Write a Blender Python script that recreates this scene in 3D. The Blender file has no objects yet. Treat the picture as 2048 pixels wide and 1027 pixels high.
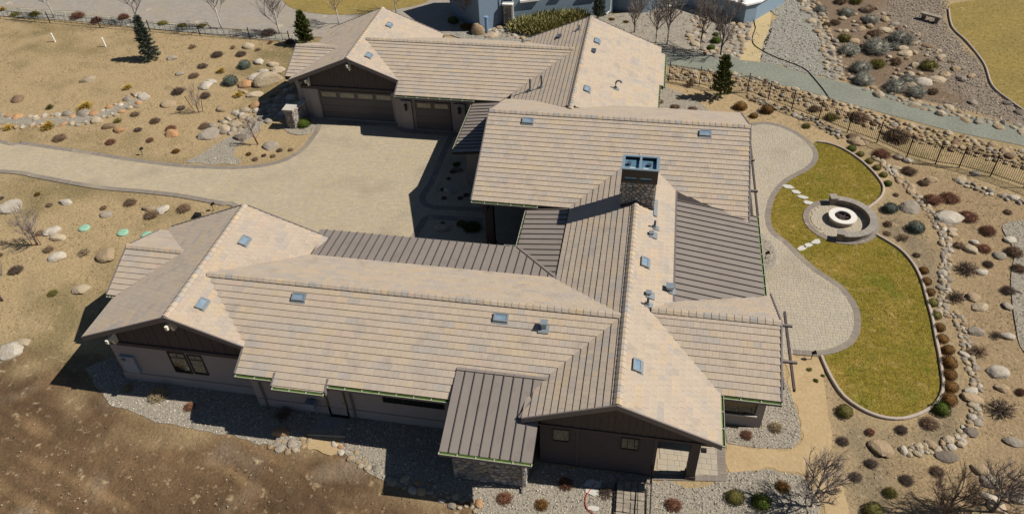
import bpy, math, random
import numpy as np
from mathutils import Vector, Matrix, noise
R = math.radians
random.seed(7)
rng = np.random.default_rng(7)
scene = bpy.context.scene
COL = scene.collection

# ------------------------------------------------------------------ camera, sky, sun, exposure
cam = bpy.data.cameras.new('camera')
cam.sensor_width = 36.0
cam.lens = 36.0 * 1538.236 / 2048
cam.clip_end = 2000
camo = bpy.data.objects.new('camera', cam)
COL.objects.link(camo)
rx = Vector((0.9843547, 0.1731641, -0.0325568))
dn = Vector((0.0897410, -0.6517302, -0.7531230))
fw = Vector((-0.1516321, 0.7384185, -0.6570736))
camo.matrix_world = Matrix(((rx.x, -dn.x, -fw.x, 0), (rx.y, -dn.y, -fw.y, 0), (rx.z, -dn.z, -fw.z, 31.472), (0, 0, 0, 1)))
scene.camera = camo
CAMP = Vector((0, 0, 31.472))

SUN = Vector((2.84, 0.33, 3.23)).normalized()
world = bpy.data.worlds.new('World')
scene.world = world
world.use_nodes = True
wn = world.node_tree
sky = wn.nodes.new('ShaderNodeTexSky')
sky.sky_type = 'NISHITA'
sky.sun_disc = False
sky.altitude = 1500
sky.dust_density = .4
sky.sun_elevation = math.asin(SUN.z)
sky.sun_rotation = math.atan2(SUN.x, SUN.y)
wn.links.new(sky.outputs[0], wn.nodes['Background'].inputs[0])
wn.nodes['Background'].inputs[1].default_value = 0.05
sun = bpy.data.lights.new('sun', 'SUN')
sun.energy = 5.0
sun.angle = R(0.53)
sun.color = (1.0, 0.95, 0.87)
suno = bpy.data.objects.new('sun', sun)
COL.objects.link(suno)
suno.rotation_euler = SUN.to_track_quat('Z', 'Y').to_euler()
suno.location = (60, 30, 60)
scene.view_settings.view_transform = 'Standard'
scene.view_settings.look = 'None'
scene.view_settings.exposure = 0.25
scene.view_settings.gamma = 1.0
scene.cycles.use_denoising = True
scene.cycles.max_bounces = 5

# ------------------------------------------------------------------ materials
def srgb(r, g, b):
    f = lambda c: (c / 255 / 12.92) if c <= 10 else ((c / 255 + .055) / 1.055) ** 2.4
    return (f(r), f(g), f(b), 1)

def mat(name, col=(.5, .5, .5, 1), rough=.8, spec=.3, metal=0., tint=False, vary=None, scale=4., amount=.25,
        fine=0., fine_scale=60., bump=0., bump_scale=40., objrand=0., coords='Object', stretch=(1, 1, 1), coat=0.):
    """procedural surface: base colour (or the 'tint' face attribute), cloudy variation, fine grain, bump"""
    m = bpy.data.materials.new(name)
    m.use_nodes = True
    nt = m.node_tree
    N, L = nt.nodes, nt.links
    b = N['Principled BSDF']
    b.inputs['Roughness'].default_value = rough
    b.inputs['Specular IOR Level'].default_value = spec
    b.inputs['Metallic'].default_value = metal
    tc = N.new('ShaderNodeTexCoord')
    mp = N.new('ShaderNodeMapping')
    mp.inputs['Scale'].default_value = stretch
    L.new(tc.outputs[coords], mp.inputs[0])
    if tint:
        a = N.new('ShaderNodeAttribute')
        a.attribute_name = 'tint'
        c = a.outputs['Color']
    else:
        rgb = N.new('ShaderNodeRGB')
        rgb.outputs[0].default_value = col
        c = rgb.outputs[0]
    def mix(a_, b_, f, mode='MIX'):
        x = N.new('ShaderNodeMix')
        x.data_type = 'RGBA'
        x.blend_type = mode
        for sock, val in ((x.inputs[0], f), (x.inputs[6], a_), (x.inputs[7], b_)):
            if isinstance(val, bpy.types.NodeSocket):
                L.new(val, sock)
            else:
                sock.default_value = val
        return x.outputs[2]
    def nz(s, detail=4, rg=.55):
        n = N.new('ShaderNodeTexNoise')
        n.inputs['Scale'].default_value = s
        n.inputs['Detail'].default_value = detail
        n.inputs['Roughness'].default_value = rg
        L.new(mp.outputs[0], n.inputs[0])
        return n.outputs[0]
    def ramp(src, p0, p1, c0=(0, 0, 0, 1), c1=(1, 1, 1, 1)):
        r = N.new('ShaderNodeValToRGB')
        r.color_ramp.elements[0].position = p0
        r.color_ramp.elements[1].position = p1
        r.color_ramp.elements[0].color = c0
        r.color_ramp.elements[1].color = c1
        L.new(src, r.inputs[0])
        return r.outputs[0]
    if vary is not None:
        vs = vary if isinstance(vary, list) else [(vary, scale, amount)]
        for (vc, sc_, am) in vs:
            c = mix(c, vc, ramp(nz(sc_), .5 - am, .5 + .28))
    if objrand:
        oi = N.new('ShaderNodeObjectInfo')
        h = N.new('ShaderNodeMapRange')
        h.inputs[3].default_value = 1 - objrand
        h.inputs[4].default_value = 1 + objrand
        L.new(oi.outputs['Random'], h.inputs[0])
        v = N.new('ShaderNodeVectorMath')
        v.operation = 'SCALE'
        L.new(c, v.inputs[0])
        L.new(h.outputs[0], v.inputs['Scale'])
        c = v.outputs[0]
    if fine:
        f = N.new('ShaderNodeMapRange')
        f.inputs[1].default_value = .25
        f.inputs[2].default_value = .75
        f.inputs[3].default_value = 1 - fine
        f.inputs[4].default_value = 1 + fine
        L.new(nz(fine_scale, 3, .7), f.inputs[0])
        v = N.new('ShaderNodeVectorMath')
        v.operation = 'SCALE'
        L.new(c, v.inputs[0])
        L.new(f.outputs[0], v.inputs['Scale'])
        c = v.outputs[0]
    L.new(c, b.inputs['Base Color'])
    if bump:
        bp = N.new('ShaderNodeBump')
        bp.inputs['Strength'].default_value = 1
        bp.inputs['Distance'].default_value = bump
        L.new(nz(bump_scale, 5, .6), bp.inputs['Height'])
        L.new(bp.outputs[0], b.inputs['Normal'])
    return m

M = {}
M['tile'] = mat('roof_tile', tint=True, rough=.9, spec=.15, fine=.10, fine_scale=14, vary=(.30, .25, .205, 1), scale=1.1, amount=-.06, bump=.004, bump_scale=50)
M['deck'] = mat('dark_brown_fascia', (.035, .028, .025, 1), rough=.7, fine=.2, fine_scale=10)
M['trim'] = mat('taupe_trim', (.15, .128, .12, 1), rough=.6, fine=.1, fine_scale=8)
M['metal'] = mat('brown_metal_roof', (.205, .174, .150, 1), rough=.42, spec=.4, metal=.0, fine=.04, fine_scale=3, vary=[((.225, .193, .167, 1), .5, .15), ((.18, .152, .131, 1), 1.6, -.05)])
M['seam'] = mat('shade_toned_metal_seam', (.085, .07, .062, 1), rough=.5, spec=.4)  # darker than the panels: the ribs' shaded sides are painted into this colour
M['stucco'] = mat('taupe_stucco', (.315, .278, .262, 1), rough=.95, spec=.1, fine=.08, fine_scale=30, bump=.004, bump_scale=80, vary=(.275, .24, .225, 1), scale=.6)
M['wood'] = mat('dark_stained_wood', (.085, .066, .061, 1), rough=.75, fine=.35, fine_scale=6, stretch=(12, 12, 1), vary=(.055, .041, .040, 1), scale=2)
M['siding'] = mat('dark_horizontal_siding', (.080, .062, .062, 1), rough=.75, fine=.35, fine_scale=6, stretch=(1, 1, 14), vary=(.052, .042, .043, 1), scale=2)
M['lip'] = mat('weathered_gutter_lip', (.36, .34, .29, 1), rough=.6)
M['cream'] = mat('cream_painted_end', (.72, .66, .52, 1), rough=.6)
M['white'] = mat('white_trim', (.75, .74, .70, 1), rough=.6, fine=.05)
M['green'] = mat('green_gutter_lining', (.13, .20, .055, 1), rough=.6, fine=.3, fine_scale=5)
M['glass'] = mat('window_glass', (.012, .014, .014, 1), rough=.04, spec=.8)
M['skyglass'] = mat('skylight_glass', (.16, .23, .30, 1), rough=.12, spec=.8, vary=(.25, .32, .38, 1), scale=2.5, amount=.1)
M['frame'] = mat('dark_bronze_frame', (.025, .021, .02, 1), rough=.5)
M['steel'] = mat('galvanised_steel', (.30, .34, .37, 1), rough=.4, metal=.5, fine=.15, fine_scale=6)
M['lead'] = mat('grey_lead_flashing', (.19, .21, .22, 1), rough=.6, metal=.2, fine=.15, fine_scale=10)
M['pipe'] = mat('dark_vent_pipe', (.05, .055, .07, 1), rough=.6)
M['gdoor'] = mat('brown_garage_door', (.115, .10, .096, 1), rough=.6, fine=.08, fine_scale=12)
M['pane'] = mat('obscure_door_pane', (.30, .28, .20, 1), rough=.2, spec=.6, vary=(.18, .17, .13, 1), scale=3)
M['veneer'] = mat('river_rock_veneer', tint=True, rough=.9, spec=.15, fine=.22, fine_scale=14, bump=.006, bump_scale=30)
M['mortar'] = mat('grey_mortar', (.22, .20, .18, 1), rough=.95, fine=.2, fine_scale=30)
M['concrete'] = mat('pale_concrete', (.46, .42, .36, 1), rough=.9, fine=.10, fine_scale=12, vary=(.38, .34, .29, 1), scale=1.5)
M['black'] = mat('black_iron', (.012, .011, .011, 1), rough=.5)

# ------------------------------------------------------------------ mesh helpers
class MB:
    def __init__(s):
        s.v, s.f, s.c, s.m = [], [], [], []
    def add(s, vs, fs, col=None, mi=0):
        o = len(s.v)
        s.v += [tuple(p) for p in vs]
        for f in fs:
            s.f.append(tuple(i + o for i in f))
            s.c.append(col or (.5, .5, .5, 1))
            s.m.append(mi)
    def box(s, x0, x1, y0, y1, z0, z1, col=None, mi=0):
        s.add([(x0, y0, z0), (x1, y0, z0), (x1, y1, z0), (x0, y1, z0), (x0, y0, z1), (x1, y0, z1), (x1, y1, z1), (x0, y1, z1)],
              [(3, 2, 1, 0), (4, 5, 6, 7), (0, 1, 5, 4), (1, 2, 6, 5), (2, 3, 7, 6), (3, 0, 4, 7)], col, mi)
    def obox(s, c, ax, ay, az, col=None, mi=0):
        """box with centre c and half-axis vectors"""
        c, ax, ay, az = map(Vector, (c, ax, ay, az))
        vs = [c + sx * ax + sy * ay + sz * az for sz in (-1, 1) for sx, sy in ((-1, -1), (1, -1), (1, 1), (-1, 1))]
        s.add(vs, [(3, 2, 1, 0), (4, 5, 6, 7), (0, 1, 5, 4), (1, 2, 6, 5), (2, 3, 7, 6), (3, 0, 4, 7)], col, mi)
    def bar(s, a, b, w, h, col=None, mi=0, up=(0, 0, 1)):
        a, b = Vector(a), Vector(b)
        d = (b - a).normalized()
        x = d.cross(Vector(up))
        if x.length < 1e-4:
            x = d.cross(Vector((0, 1, 0)))
        x.normalize()
        z = x.cross(d)
        s.obox((a + b) / 2, (b - a) / 2, x * w / 2, z * h / 2, col, mi)
    def prism(s, poly, top, bot, col=None, mi=0, bottom=True):
        """poly: plan points CCW; top, bot: functions (x, y) -> z or numbers"""
        ft = top if callable(top) else (lambda x, y: top)
        fb = bot if callable(bot) else (lambda x, y: bot)
        n = len(poly)
        vs = [(x, y, ft(x, y)) for x, y in poly] + [(x, y, fb(x, y)) for x, y in poly]
        fs = [tuple(range(n))] + [(i, i + n, (i + 1) % n + n, (i + 1) % n) for i in range(n)]
        if bottom:
            fs.append(tuple(range(2 * n - 1, n - 1, -1)))
        s.add(vs, fs, col, mi)
    def tube(s, pts, rad, n=6, col=None, mi=0, cap=True):
        pts = [Vector(p) for p in pts]
        rad = rad if isinstance(rad, (list, tuple)) else [rad] * len(pts)
        vs, fs = [], []
        for i, p in enumerate(pts):
            d = (pts[min(i + 1, len(pts) - 1)] - pts[max(i - 1, 0)]).normalized()
            x = d.cross(Vector((0, 0, 1)))
            if x.length < .05:
                x = d.cross(Vector((1, 0, 0)))
            x.normalize()
            y = d.cross(x)
            for k in range(n):
                a = 2 * math.pi * k / n
                vs.append(p + (x * math.cos(a) + y * math.sin(a)) * rad[i])
        for i in range(len(pts) - 1):
            for k in range(n):
                k2 = (k + 1) % n
                fs.append((i * n + k, i * n + k2, (i + 1) * n + k2, (i + 1) * n + k))
        if cap:
            fs.append(tuple(range(n - 1, -1, -1)))
            fs.append(tuple((len(pts) - 1) * n + k for k in range(n)))
        s.add(vs, fs, col, mi)
    def mesh(s, name, mats, tint=False, smooth=False):
        me = bpy.data.meshes.new(name)
        me.from_pydata(s.v, [], s.f)
        mats = mats if isinstance(mats, (list, tuple)) else [mats]
        for m in mats:
            me.materials.append(m)
        if len(mats) > 1:
            me.polygons.foreach_set('material_index', s.m)
        if tint:
            a = me.attributes.new('tint', 'FLOAT_COLOR', 'FACE')
            a.data.foreach_set('color', np.array(s.c, dtype=np.float32).ravel())
        if smooth:
            me.polygons.foreach_set('use_smooth', [True] * len(me.polygons))
        me.update()
        return me
    def build(s, name, mats, parent=None, tint=False, smooth=False):
        return link(name, s.mesh(name, mats, tint, smooth), parent)

def link(name, me, parent=None, loc=None, rz=0, scale=None):
    o = bpy.data.objects.new(name, me)
    COL.objects.link(o)
    o.parent = parent
    if loc is not None:
        o.location = loc
    if rz:
        o.rotation_euler = (0, 0, rz)
    if scale is not None:
        o.scale = scale
    return o

def tag(o, label=None, cat=None, group=None, kind=None):
    for k, v in (('label', label), ('category', cat), ('group', group), ('kind', kind)):
        if v:
            o[k] = v
    return o

def empty(name, loc, label, cat, group=None, rz=0):
    o = bpy.data.objects.new(name, None)
    COL.objects.link(o)
    o.location = loc
    o.rotation_euler = (0, 0, rz)
    o.empty_display_size = .3
    return tag(o, label, cat, group)

def clip(poly, a, b, c):
    """part of convex plan polygon with a*x + b*y <= c"""
    out = []
    n = len(poly)
    for i in range(n):
        p, q_ = poly[i], poly[(i + 1) % n]
        dp, dq = a * p[0] + b * p[1] - c, a * q_[0] + b * q_[1] - c
        if dp <= 0:
            out.append(p)
        if (dp < 0 < dq) or (dq < 0 < dp):
            t = dp / (dp - dq)
            out.append((p[0] + t * (q_[0] - p[0]), p[1] + t * (q_[1] - p[1])))
    return out

def area(poly):
    return .5 * sum(poly[i][0] * poly[(i + 1) % len(poly)][1] - poly[(i + 1) % len(poly)][0] * poly[i][1] for i in range(len(poly)))

def ccw(poly):
    return poly if area(poly) > 0 else poly[::-1]

def clip_to(sub, convex):
    out = sub
    n = len(convex)
    for i in range(n):
        (x0, y0), (x1, y1) = convex[i], convex[(i + 1) % n]
        nx, ny = y1 - y0, x0 - x1        # outward normal of a CCW polygon
        out = clip(out, nx, ny, nx * x0 + ny * y0)
        if len(out) < 3:
            return []
    return out

def shrink(poly, d):
    cx = sum(p[0] for p in poly) / len(poly)
    cy = sum(p[1] for p in poly) / len(poly)
    out = []
    for x, y in poly:
        l = math.hypot(x - cx, y - cy) or 1
        k = max(0, 1 - d / l)
        out.append((cx + (x - cx) * k, cy + (y - cy) * k))
    return out

def lerp(a, b, t):
    return tuple(a[i] + (b[i] - a[i]) * t for i in range(len(a)))
def cmul(c, k):
    return (c[0] * k, c[1] * k, c[2] * k, 1)

# ------------------------------------------------------------------ the house: plan lines and heights in metres
P = 0.411                      # tile pitch
TH = .043                      # butt thickness of a tile course
yA, zA, yAs = 25.650, 5.631, 21.057
xB, zB, yBs, yBn, xBw, xBe = -21.563, 5.797, 22.285, 31.154, -26.856, -17.943
yC, zC, xCw, yCs, yCn = 27.945, 4.844, -27.266, 25.203, 30.737
xD, zD, yDs, xDw, xDe = 0.023, 5.692, 20.335, -4.065, 4.529
yG, zG, xGe, yGs, yGn = 26.615, 5.246, 7.158, 23.080, 29.963
xDj, yAj, yAm, xMj, xMe = -3.728, 29.421, 31.913, 2.283, 6.825
yE, zE, yEs, xEw, xEe, yEn = 41.519, 6.634, 35.401, -9.559, 6.357, 46.635
xI, zI, yIn, xIe, xIe2, yIn2, yI3 = -4.737, 5.661, 58.186, 0.948, 1.261, 57.273, 52.155
yJ, zJ, yJs = 53.069, 5.388, 48.219
xK, zK, yKs, yKn, xKw, xKe = -22.023, 5.492, 49.445, 58.561, -27.017, -18.199
yL, zL, xLw, yLs = 52.866, 4.645, -27.508, 49.961
yLn = yL + (yL - yLs)
yJn = yJ + (yJ - yJs) - .1
zj = zA - P * (yAj - yA)                    # tile / metal joint on the courtyard side
PM = .097
xDm, zm = xDj - (yAm - yAj), zj - PM * (yAm - yAj)
zMj = zD - P * (xMj - xD)
PM2 = .157
zMe = zMj - PM2 * (xMe - xMj)
xFa, xFb, yFt, zFt, yFe, zFe = -7.42, -3.34, 22.40, 4.32, 18.61, 3.277
PF = (zFt - zFe) / (yFt - yFe)
xHw, xHe, yHs, yHn = -12.32, -8.95, 41.8, 49.0
zHw, PH = 3.13, .12

house = empty('house', (-8, 30, 0), 'sprawling single storey house with tan tile roofs and brown metal roof strips', 'house')
HINV = Matrix.Translation((8, -30, 0))
def hp(o):
    """part of the house: keep world coordinates in the mesh"""
    o.parent = house
    o.matrix_parent_inverse = HINV
    return o

zs = lambda y0, z0: (lambda x, y: z0 - P * (y0 - y))        # south slope of a ridge at y0
zn = lambda y0, z0: (lambda x, y: z0 - P * (y - y0))
zw = lambda x0, z0: (lambda x, y: z0 - P * (x0 - x))
ze = lambda x0, z0: (lambda x, y: z0 - P * (x - x0))
rect = lambda x0, x1, y0, y1: [(x0, y0), (x1, y0), (x1, y1), (x0, y1)]
dAB, dDG, dDA = (zB - zA) / P, (zD - zG) / P, (zD - zA) / P
yED = yE - (zE - zD) / P
# name, convex pieces, plane, uphill direction, eave reference
SLOPES = [
 ('front_s', [[(xBe, yAs), (xDw - .45, yAs), (xD - .15, yA), (xBe, yA)], [(xB + dAB, yA), (xBe, yBs), (xBe, yA)],
              rect(-15.99, -13.42, yAs - .36, yAs)], zs(yA, zA), (0, 1), (0, yAs)),
 ('front_n', [[(xB + dAB, yA), (xD - .12, yA), (xDj, yAj), (xB + (zB - zj) / P, yAj)]], zn(yA, zA), (0, -1), (0, yAj)),
 ('left_w', [rect(xBw, xB, yBs, yBn)], zw(xB, zB), (1, 0), (xBw, 0)),
 ('left_e', [rect(xB, xBe, yBs, yBn), rect(xBe, -16.93, yA, yBn)], ze(xB, zB), (-1, 0), (xBe, 0)),
 ('left_bay_s', [[(xCw, yCs), (xBw + .1, yCs), (xB - (zB - zC) / P, yC), (xCw, yC)]], zs(yC, zC), (0, 1), (0, yCs)),
 ('left_bay_n', [[(xCw, yC), (xB - (zB - zC) / P, yC), (xBw + .1, yCn), (xCw, yCn)]], zn(yC, zC), (0, -1), (0, yCn)),
 ('main_w', [rect(xDw, xD, yDs, yA + .3), [(xDj, yA + .3), (xD, yA + .3), (xD, yED + .05), (xDj, yEs + .1)]], zw(xD, zD), (1, 0), (xDw, 0)),
 ('main_e', [[(xD, yDs), (xDe, yDs), (xDe, yGs), (xD + dDG, yG), (xD, yG)],
             [(xD, yG), (xMj, yG), (xMj, yE - (zE - zMj) / P), (xD, yED + .05)]], ze(xD, zD), (-1, 0), (xDe, 0)),
 ('east_s', [[(xD + dDG, yG), (xDe, yGs), (xGe, yGs), (xGe, yG)]], zs(yG, zG), (0, 1), (0, yGs)),
 ('east_n', [[(xD + dDG, yG), (xGe, yG), (xGe, yGn), (xMe - .2, yGn), (xMj, yG + (zG - zMj) / P + .1)]], zn(yG, zG), (0, -1), (0, yGn)),
 ('mid_s', [rect(xEw, xEe, yEs, yE)], zs(yE, zE), (0, 1), (0, yEs)),
 ('mid_n', [rect(xEw, xEe, yE, yEn)], zn(yE, zE), (0, -1), (0, yEn)),
 ('back_w', [rect(-9.5, xI, 44.5, yIn)], zw(xI, zI), (1, 0), (-9.5, 0)),
 ('back_e', [rect(xI, xIe, 44.5, yIn), rect(xIe, xIe2, yI3, yIn2)], ze(xI, zI), (-1, 0), (xIe, 0)),
 ('garage_s', [[(xKe, yJs), (xI - (zI - zJ) / P - (yJ - yJs), yJs), (xI - (zI - zJ) / P, yJ), (xKe, yJ)],
               [(xK + (zK - zJ) / P, yJ), (xKe, yKs), (xKe, yJ)]], zs(yJ, zJ), (0, 1), (0, yJs)),
 ('garage_n', [[(xK + .26, yJ), (xI - (zI - zJ) / P, yJ), (-10.2, yJn), (-17.8, yJn)]], zn(yJ, zJ), (0, -1), (0, yJn)),
 ('garage_w', [rect(xKw, xK, yKs, yKn)], zw(xK, zK), (1, 0), (xKw, 0)),
 ('garage_e', [rect(xK, xKe, yKs, yKn), rect(xKe, -17.0, yJ, yKn)], ze(xK, zK), (-1, 0), (xKe, 0)),
 ('garage_bay_s', [[(xLw, yLs), (xKw + .1, yLs), (xK - (zK - zL) / P, yL), (xLw, yL)]], zs(yL, zL), (0, 1), (0, yLs)),
 ('garage_bay_n', [[(xLw, yL), (xK - (zK - zL) / P, yL), (xKw + .1, yLn), (xLw, yLn)]], zn(yL, zL), (0, -1), (0, yLn)),
]
def inside(poly, x, y, e=1e-6):
    n = len(poly)
    return all((poly[(i + 1) % n][0] - poly[i][0]) * (y - poly[i][1]) - (poly[(i + 1) % n][1] - poly[i][1]) * (x - poly[i][0]) >= -e for i in range(n))
for i, sl in enumerate(SLOPES):
    SLOPES[i] = (sl[0], [ccw(p) for p in sl[1]]) + sl[2:]
METAL = [
 # name, poly, plane, seam direction (uphill)
 ('front_porch', ccw([(xB + (zB - zj) / P - .1, yAj + .02), (xDj, yAj + .02), (xDm, yAm), (-17.79, yAm)]), lambda x, y: zj + .03 - PM * (y - yAj), (0, -1), .45),
 ('entry_porch', ccw([(xDj - .02, yAj), (xDj - .02, yEs + .3), (xDm, yEs + .3), (xDm, yAm)]), lambda x, y: zj + .03 - PM * (xDj - x), (1, 0), .45),
 ('patio', ccw([(xMj + .02, yG + (zG - zMj) / P), (xMe, yG + (zG - zMe) / P), (xMe, yEs + .75), (xEe + .02, yEs + .75), (xMj + .02, yE - (zE - zMj) / P)]),
  lambda x, y: zMj + .04 - PM2 * (x - xMj), (-1, 0), .45),
 ('hearth', ccw([(xFa, yFe), (xFb, yFe), (xFb, yFt), (xFa, yFt)]), lambda x, y: zFt + .04 - PF * (yFt - y), (0, 1), .45),
 ('breezeway', ccw([(xHw, yHs), (xHe, yHs), (xHe, yHn), (xHw, yHn)]), lambda x, y: zHw + PH * (x - xHw), (1, 0), .42),
]
def others_z(skip, x, y):
    z = -9
    for sl in SLOPES:
        if sl[0] != skip:
            for pc in sl[1]:
                if inside(pc, x, y):
                    z = max(z, sl[2](x, y))
    for ml in METAL:
        if ml[0] != skip and inside(ml[1], x, y):
            z = max(z, ml[2](x, y))
    return z

# roof decks with fascia
DECK = {}
DROP = .26
for nm, pieces, zf, up, ref in SLOPES:
    mb = MB()
    for pc in pieces:
        mb.prism(pc, lambda x, y: zf(x, y) - .015, lambda x, y: zf(x, y) - DROP)
    DECK[nm] = hp(mb.build('roof', M['deck']))

# tiles in courses
EXP, TW = .343 * math.cos(math.atan(P)), .305
PALETTE = [((.395, .325, .250, 1), 32), ((.378, .312, .245, 1), 24), ((.408, .328, .235, 1), 17), ((.345, .300, .252, 1), 12),
           ((.425, .328, .215, 1), 7), ((.315, .288, .256, 1), 6), ((.405, .312, .240, 1), 6)]
PC, PWT = [p[0] for p in PALETTE], [p[1] for p in PALETTE]
TILES = []
for nm, pieces, zf, up, ref in SLOPES:
    ux, uy = up
    ax, ay = (-uy, ux)                                    # along the course
    e0 = ref[0] * ux + ref[1] * uy
    pts = [p for pc in pieces for p in pc]
    amin, amax = min(p[0] * ax + p[1] * ay for p in pts), max(p[0] * ax + p[1] * ay for p in pts)
    tmin, tmax = min(p[0] * ux + p[1] * uy for p in pts) - e0, max(p[0] * ux + p[1] * uy for p in pts) - e0
    for k in range(math.floor(tmin / EXP - 1e-6), math.ceil(tmax / EXP)):
        t0 = k * EXP
        off = (k % 2) * TW / 2 + .013 * random.random()
        a = math.floor(amin / TW) * TW - off
        run, col = 0, PC[0]
        lift = (random.random() - .5) * .006
        while a < amax:
            if run <= 0:
                col = random.choices(PC, PWT)[0]
                run = random.choice((1, 1, 1, 2, 2, 3, 4))
            run -= 1
            a1 = a + TW
            quad = [(a + .0025, t0), (a1 - .0025, t0), (a1 - .0025, t0 + EXP + .02), (a + .0025, t0 + EXP + .02)]
            xy = ccw([((e0 + t) * ux + s_ * ax, (e0 + t) * uy + s_ * ay) for s_, t in quad])
            c = lerp(cmul(col, random.uniform(.95, 1.05)), (.386, .312, .243, 1), .34)
            for pc in pieces:
                fr = clip_to(xy, pc)
                if len(fr) < 3 or area(fr) < .004:
                    continue
                if all(others_z(nm, x, y) > zf(x, y) + .12 for x, y in fr):
                    continue
                jit = lift + (random.random() - .5) * .005
                top = [(x, y, zf(x, y) + .012 + jit + TH * max(0, 1 - (x * ux + y * uy - e0 - t0) / (EXP + .02))) for x, y in fr]
                n = len(fr)
                vs = top + [(x, y, zf(x, y) - .02) for x, y in fr]
                fs = [tuple(range(n))] + [(i, i + n, (i + 1) % n + n, (i + 1) % n) for i in range(n)]
                cx, cy, cz = (sum(p[i] for p in top) / n for i in range(3))
                TILES.append(((Vector((cx, cy, cz)) - CAMP).length if len(fr) == 4 and area(fr) > .085 else 1e9, vs, fs, c, nm))
            a = a1
TILES.sort(key=lambda t: t[0])
for d, vs, fs, c, nm in TILES[:300]:
    mb = MB()
    mb.add(vs, fs, c)
    o = mb.build('roof_tile', M['tile'], tint=True)
    o.parent = DECK[nm]
mb = MB()
for d, vs, fs, c, nm in TILES[300:]:
    mb.add(vs, fs, c)
tag(hp(mb.build('roof_tiles', M['tile'], tint=True)), kind='stuff')

# ridge tiles
RCOUNT = [0]
ridge_rest = MB()
def ridge(p0, p1, single=True, w=.19, drop=None):
    p0, p1 = Vector(p0), Vector(p1)
    d = p1 - p0
    n = max(1, round(d.length / .34))
    st = d / n
    dh = d.normalized()
    sx = Vector((dh.y, -dh.x, 0)).normalized()
    for i in range(n):
        a, b = p0 + st * i, p0 + st * (i + 1.04)
        c = cmul(random.choices(PC, PWT)[0], random.uniform(.9, 1.02))
        mb = MB() if single and RCOUNT[0] < 240 else ridge_rest
        vs = []
        for q_, h in ((a, .098), (b, .072)):
            for kx, kz in ((-1, -P * w - .03), (-1, -P * w + .0), (-.3, .03), (.3, .03), (1, -P * w + .0), (1, -P * w - .03)):
                vs.append(q_ + sx * (w * kx) + Vector((0, 0, h + kz)))
        fs = [(0, 1, 7, 6), (1, 2, 8, 7), (2, 3, 9, 8), (3, 4, 10, 9), (4, 5, 11, 10), (5, 4, 3, 2, 1, 0), (6, 7, 8, 9, 10, 11)]
        mb.add(vs, fs, c)
        if mb is not ridge_rest:
            RCOUNT[0] += 1
            hp(mb.build('ridge_tile', M['tile'], tint=True))
ridge((xB + dAB + .1, yA, zA), (xD - .25, yA, zA))
ridge((xD, yDs, zD), (xD, yED - 1.2, zD))
ridge((xB, yBs, zB), (xB, yBn, zB))
ridge((xCw, yC, zC), (xB - (zB - zC) / P - .1, yC, zC))
ridge((xD + dDG + .1, yG, zG), (xGe, yG, zG))
ridge((xEw, yE, zE), (xEe, yE, zE))
ridge((xI, yE + (zE - zI) / P, zI), (xI, yIn, zI), False)
ridge((xK + .35, yJ, zJ), (xI - (zI - zJ) / P - .1, yJ, zJ), False)
ridge((xK, yKs, zK), (xK, yKn, zK), False)
ridge((xLw, yL, zL), (xK - (zK - zL) / P - .1, yL, zL), False)
tag(hp(ridge_rest.build('ridge_tiles', M['tile'], tint=True)), kind='stuff')

# metal roofs: pans with raised seams
for nm, poly, zf, up, pw in METAL:
    ux, uy = up
    ax, ay = (-uy, ux)
    mb = MB()
    mb.prism(poly, lambda x, y: zf(x, y) - .012, lambda x, y: zf(x, y) - .22)
    base = hp(mb.build('metal_roof', M['deck']))
    av = [p[0] * ax + p[1] * ay for p in poly]
    tv = [p[0] * ux + p[1] * uy for p in poly]
    a = min(av)
    n = max(1, round((max(av) - a) / pw))
    w = (max(av) - a) / n
    for i in range(n):
        q_ = ccw([(t * ux + s_ * ax, t * uy + s_ * ay) for s_, t in
                  ((a + i * w, min(tv) - 1), (a + (i + 1) * w - .002, min(tv) - 1), (a + (i + 1) * w - .002, max(tv) + 1), (a + i * w, max(tv) + 1))])
        fr = clip_to(q_, poly)
        if len(fr) < 3:
            continue
        mb = MB()
        mb.prism(fr, zf, lambda x, y: zf(x, y) - .016)
        q2 = ccw([(t * ux + s_ * ax, t * uy + s_ * ay) for s_, t in
                  ((a + i * w, min(tv) - 1), (a + i * w + .03, min(tv) - 1), (a + i * w + .03, max(tv) + 1), (a + i * w, max(tv) + 1))])
        f2 = clip_to(q2, poly)
        if len(f2) >= 3 and i > 0:
            mb.prism(f2, lambda x, y: zf(x, y) + .06, lambda x, y: zf(x, y) - .005, mi=1)
        o = mb.build('metal_panel', [M['metal'], M['seam']])
        o.parent = base

# flashing strips on the metal roofs
def strip(name, a, b, w, h, m, lift=0.):
    mb = MB()
    mb.bar(Vector(a) + Vector((0, 0, lift)), Vector(b) + Vector((0, 0, lift)), w, h)
    return hp(mb.build(name, m))
strip('flashing', (xFa, yFt, zFt + .06), (xFb + .35, yFt, zFt + .06), .16, .05, M['metal'])
strip('valley_flashing', (xDj, yAj, zj + .07), (xDm, yAm, zm + .07), .14, .04, M['metal'])
strip('flashing', (xMj, yG + (zG - zMj) / P, zMj + .05), (xMj, yE - (zE - zMj) / P, zMj + .05), .10, .05, M['trim'])
strip('flashing', (xDj, yAj, zj + .05), (xDj, yEs, zj + .05), .08, .06, M['deck'])
strip('valley_flashing', (xDw + .95, yFt + .05, zFt + .06), (xDw - .12, yDs + .05, zD - P * (xD - xDw) - .02), .10, .03, M['trim'])

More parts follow.
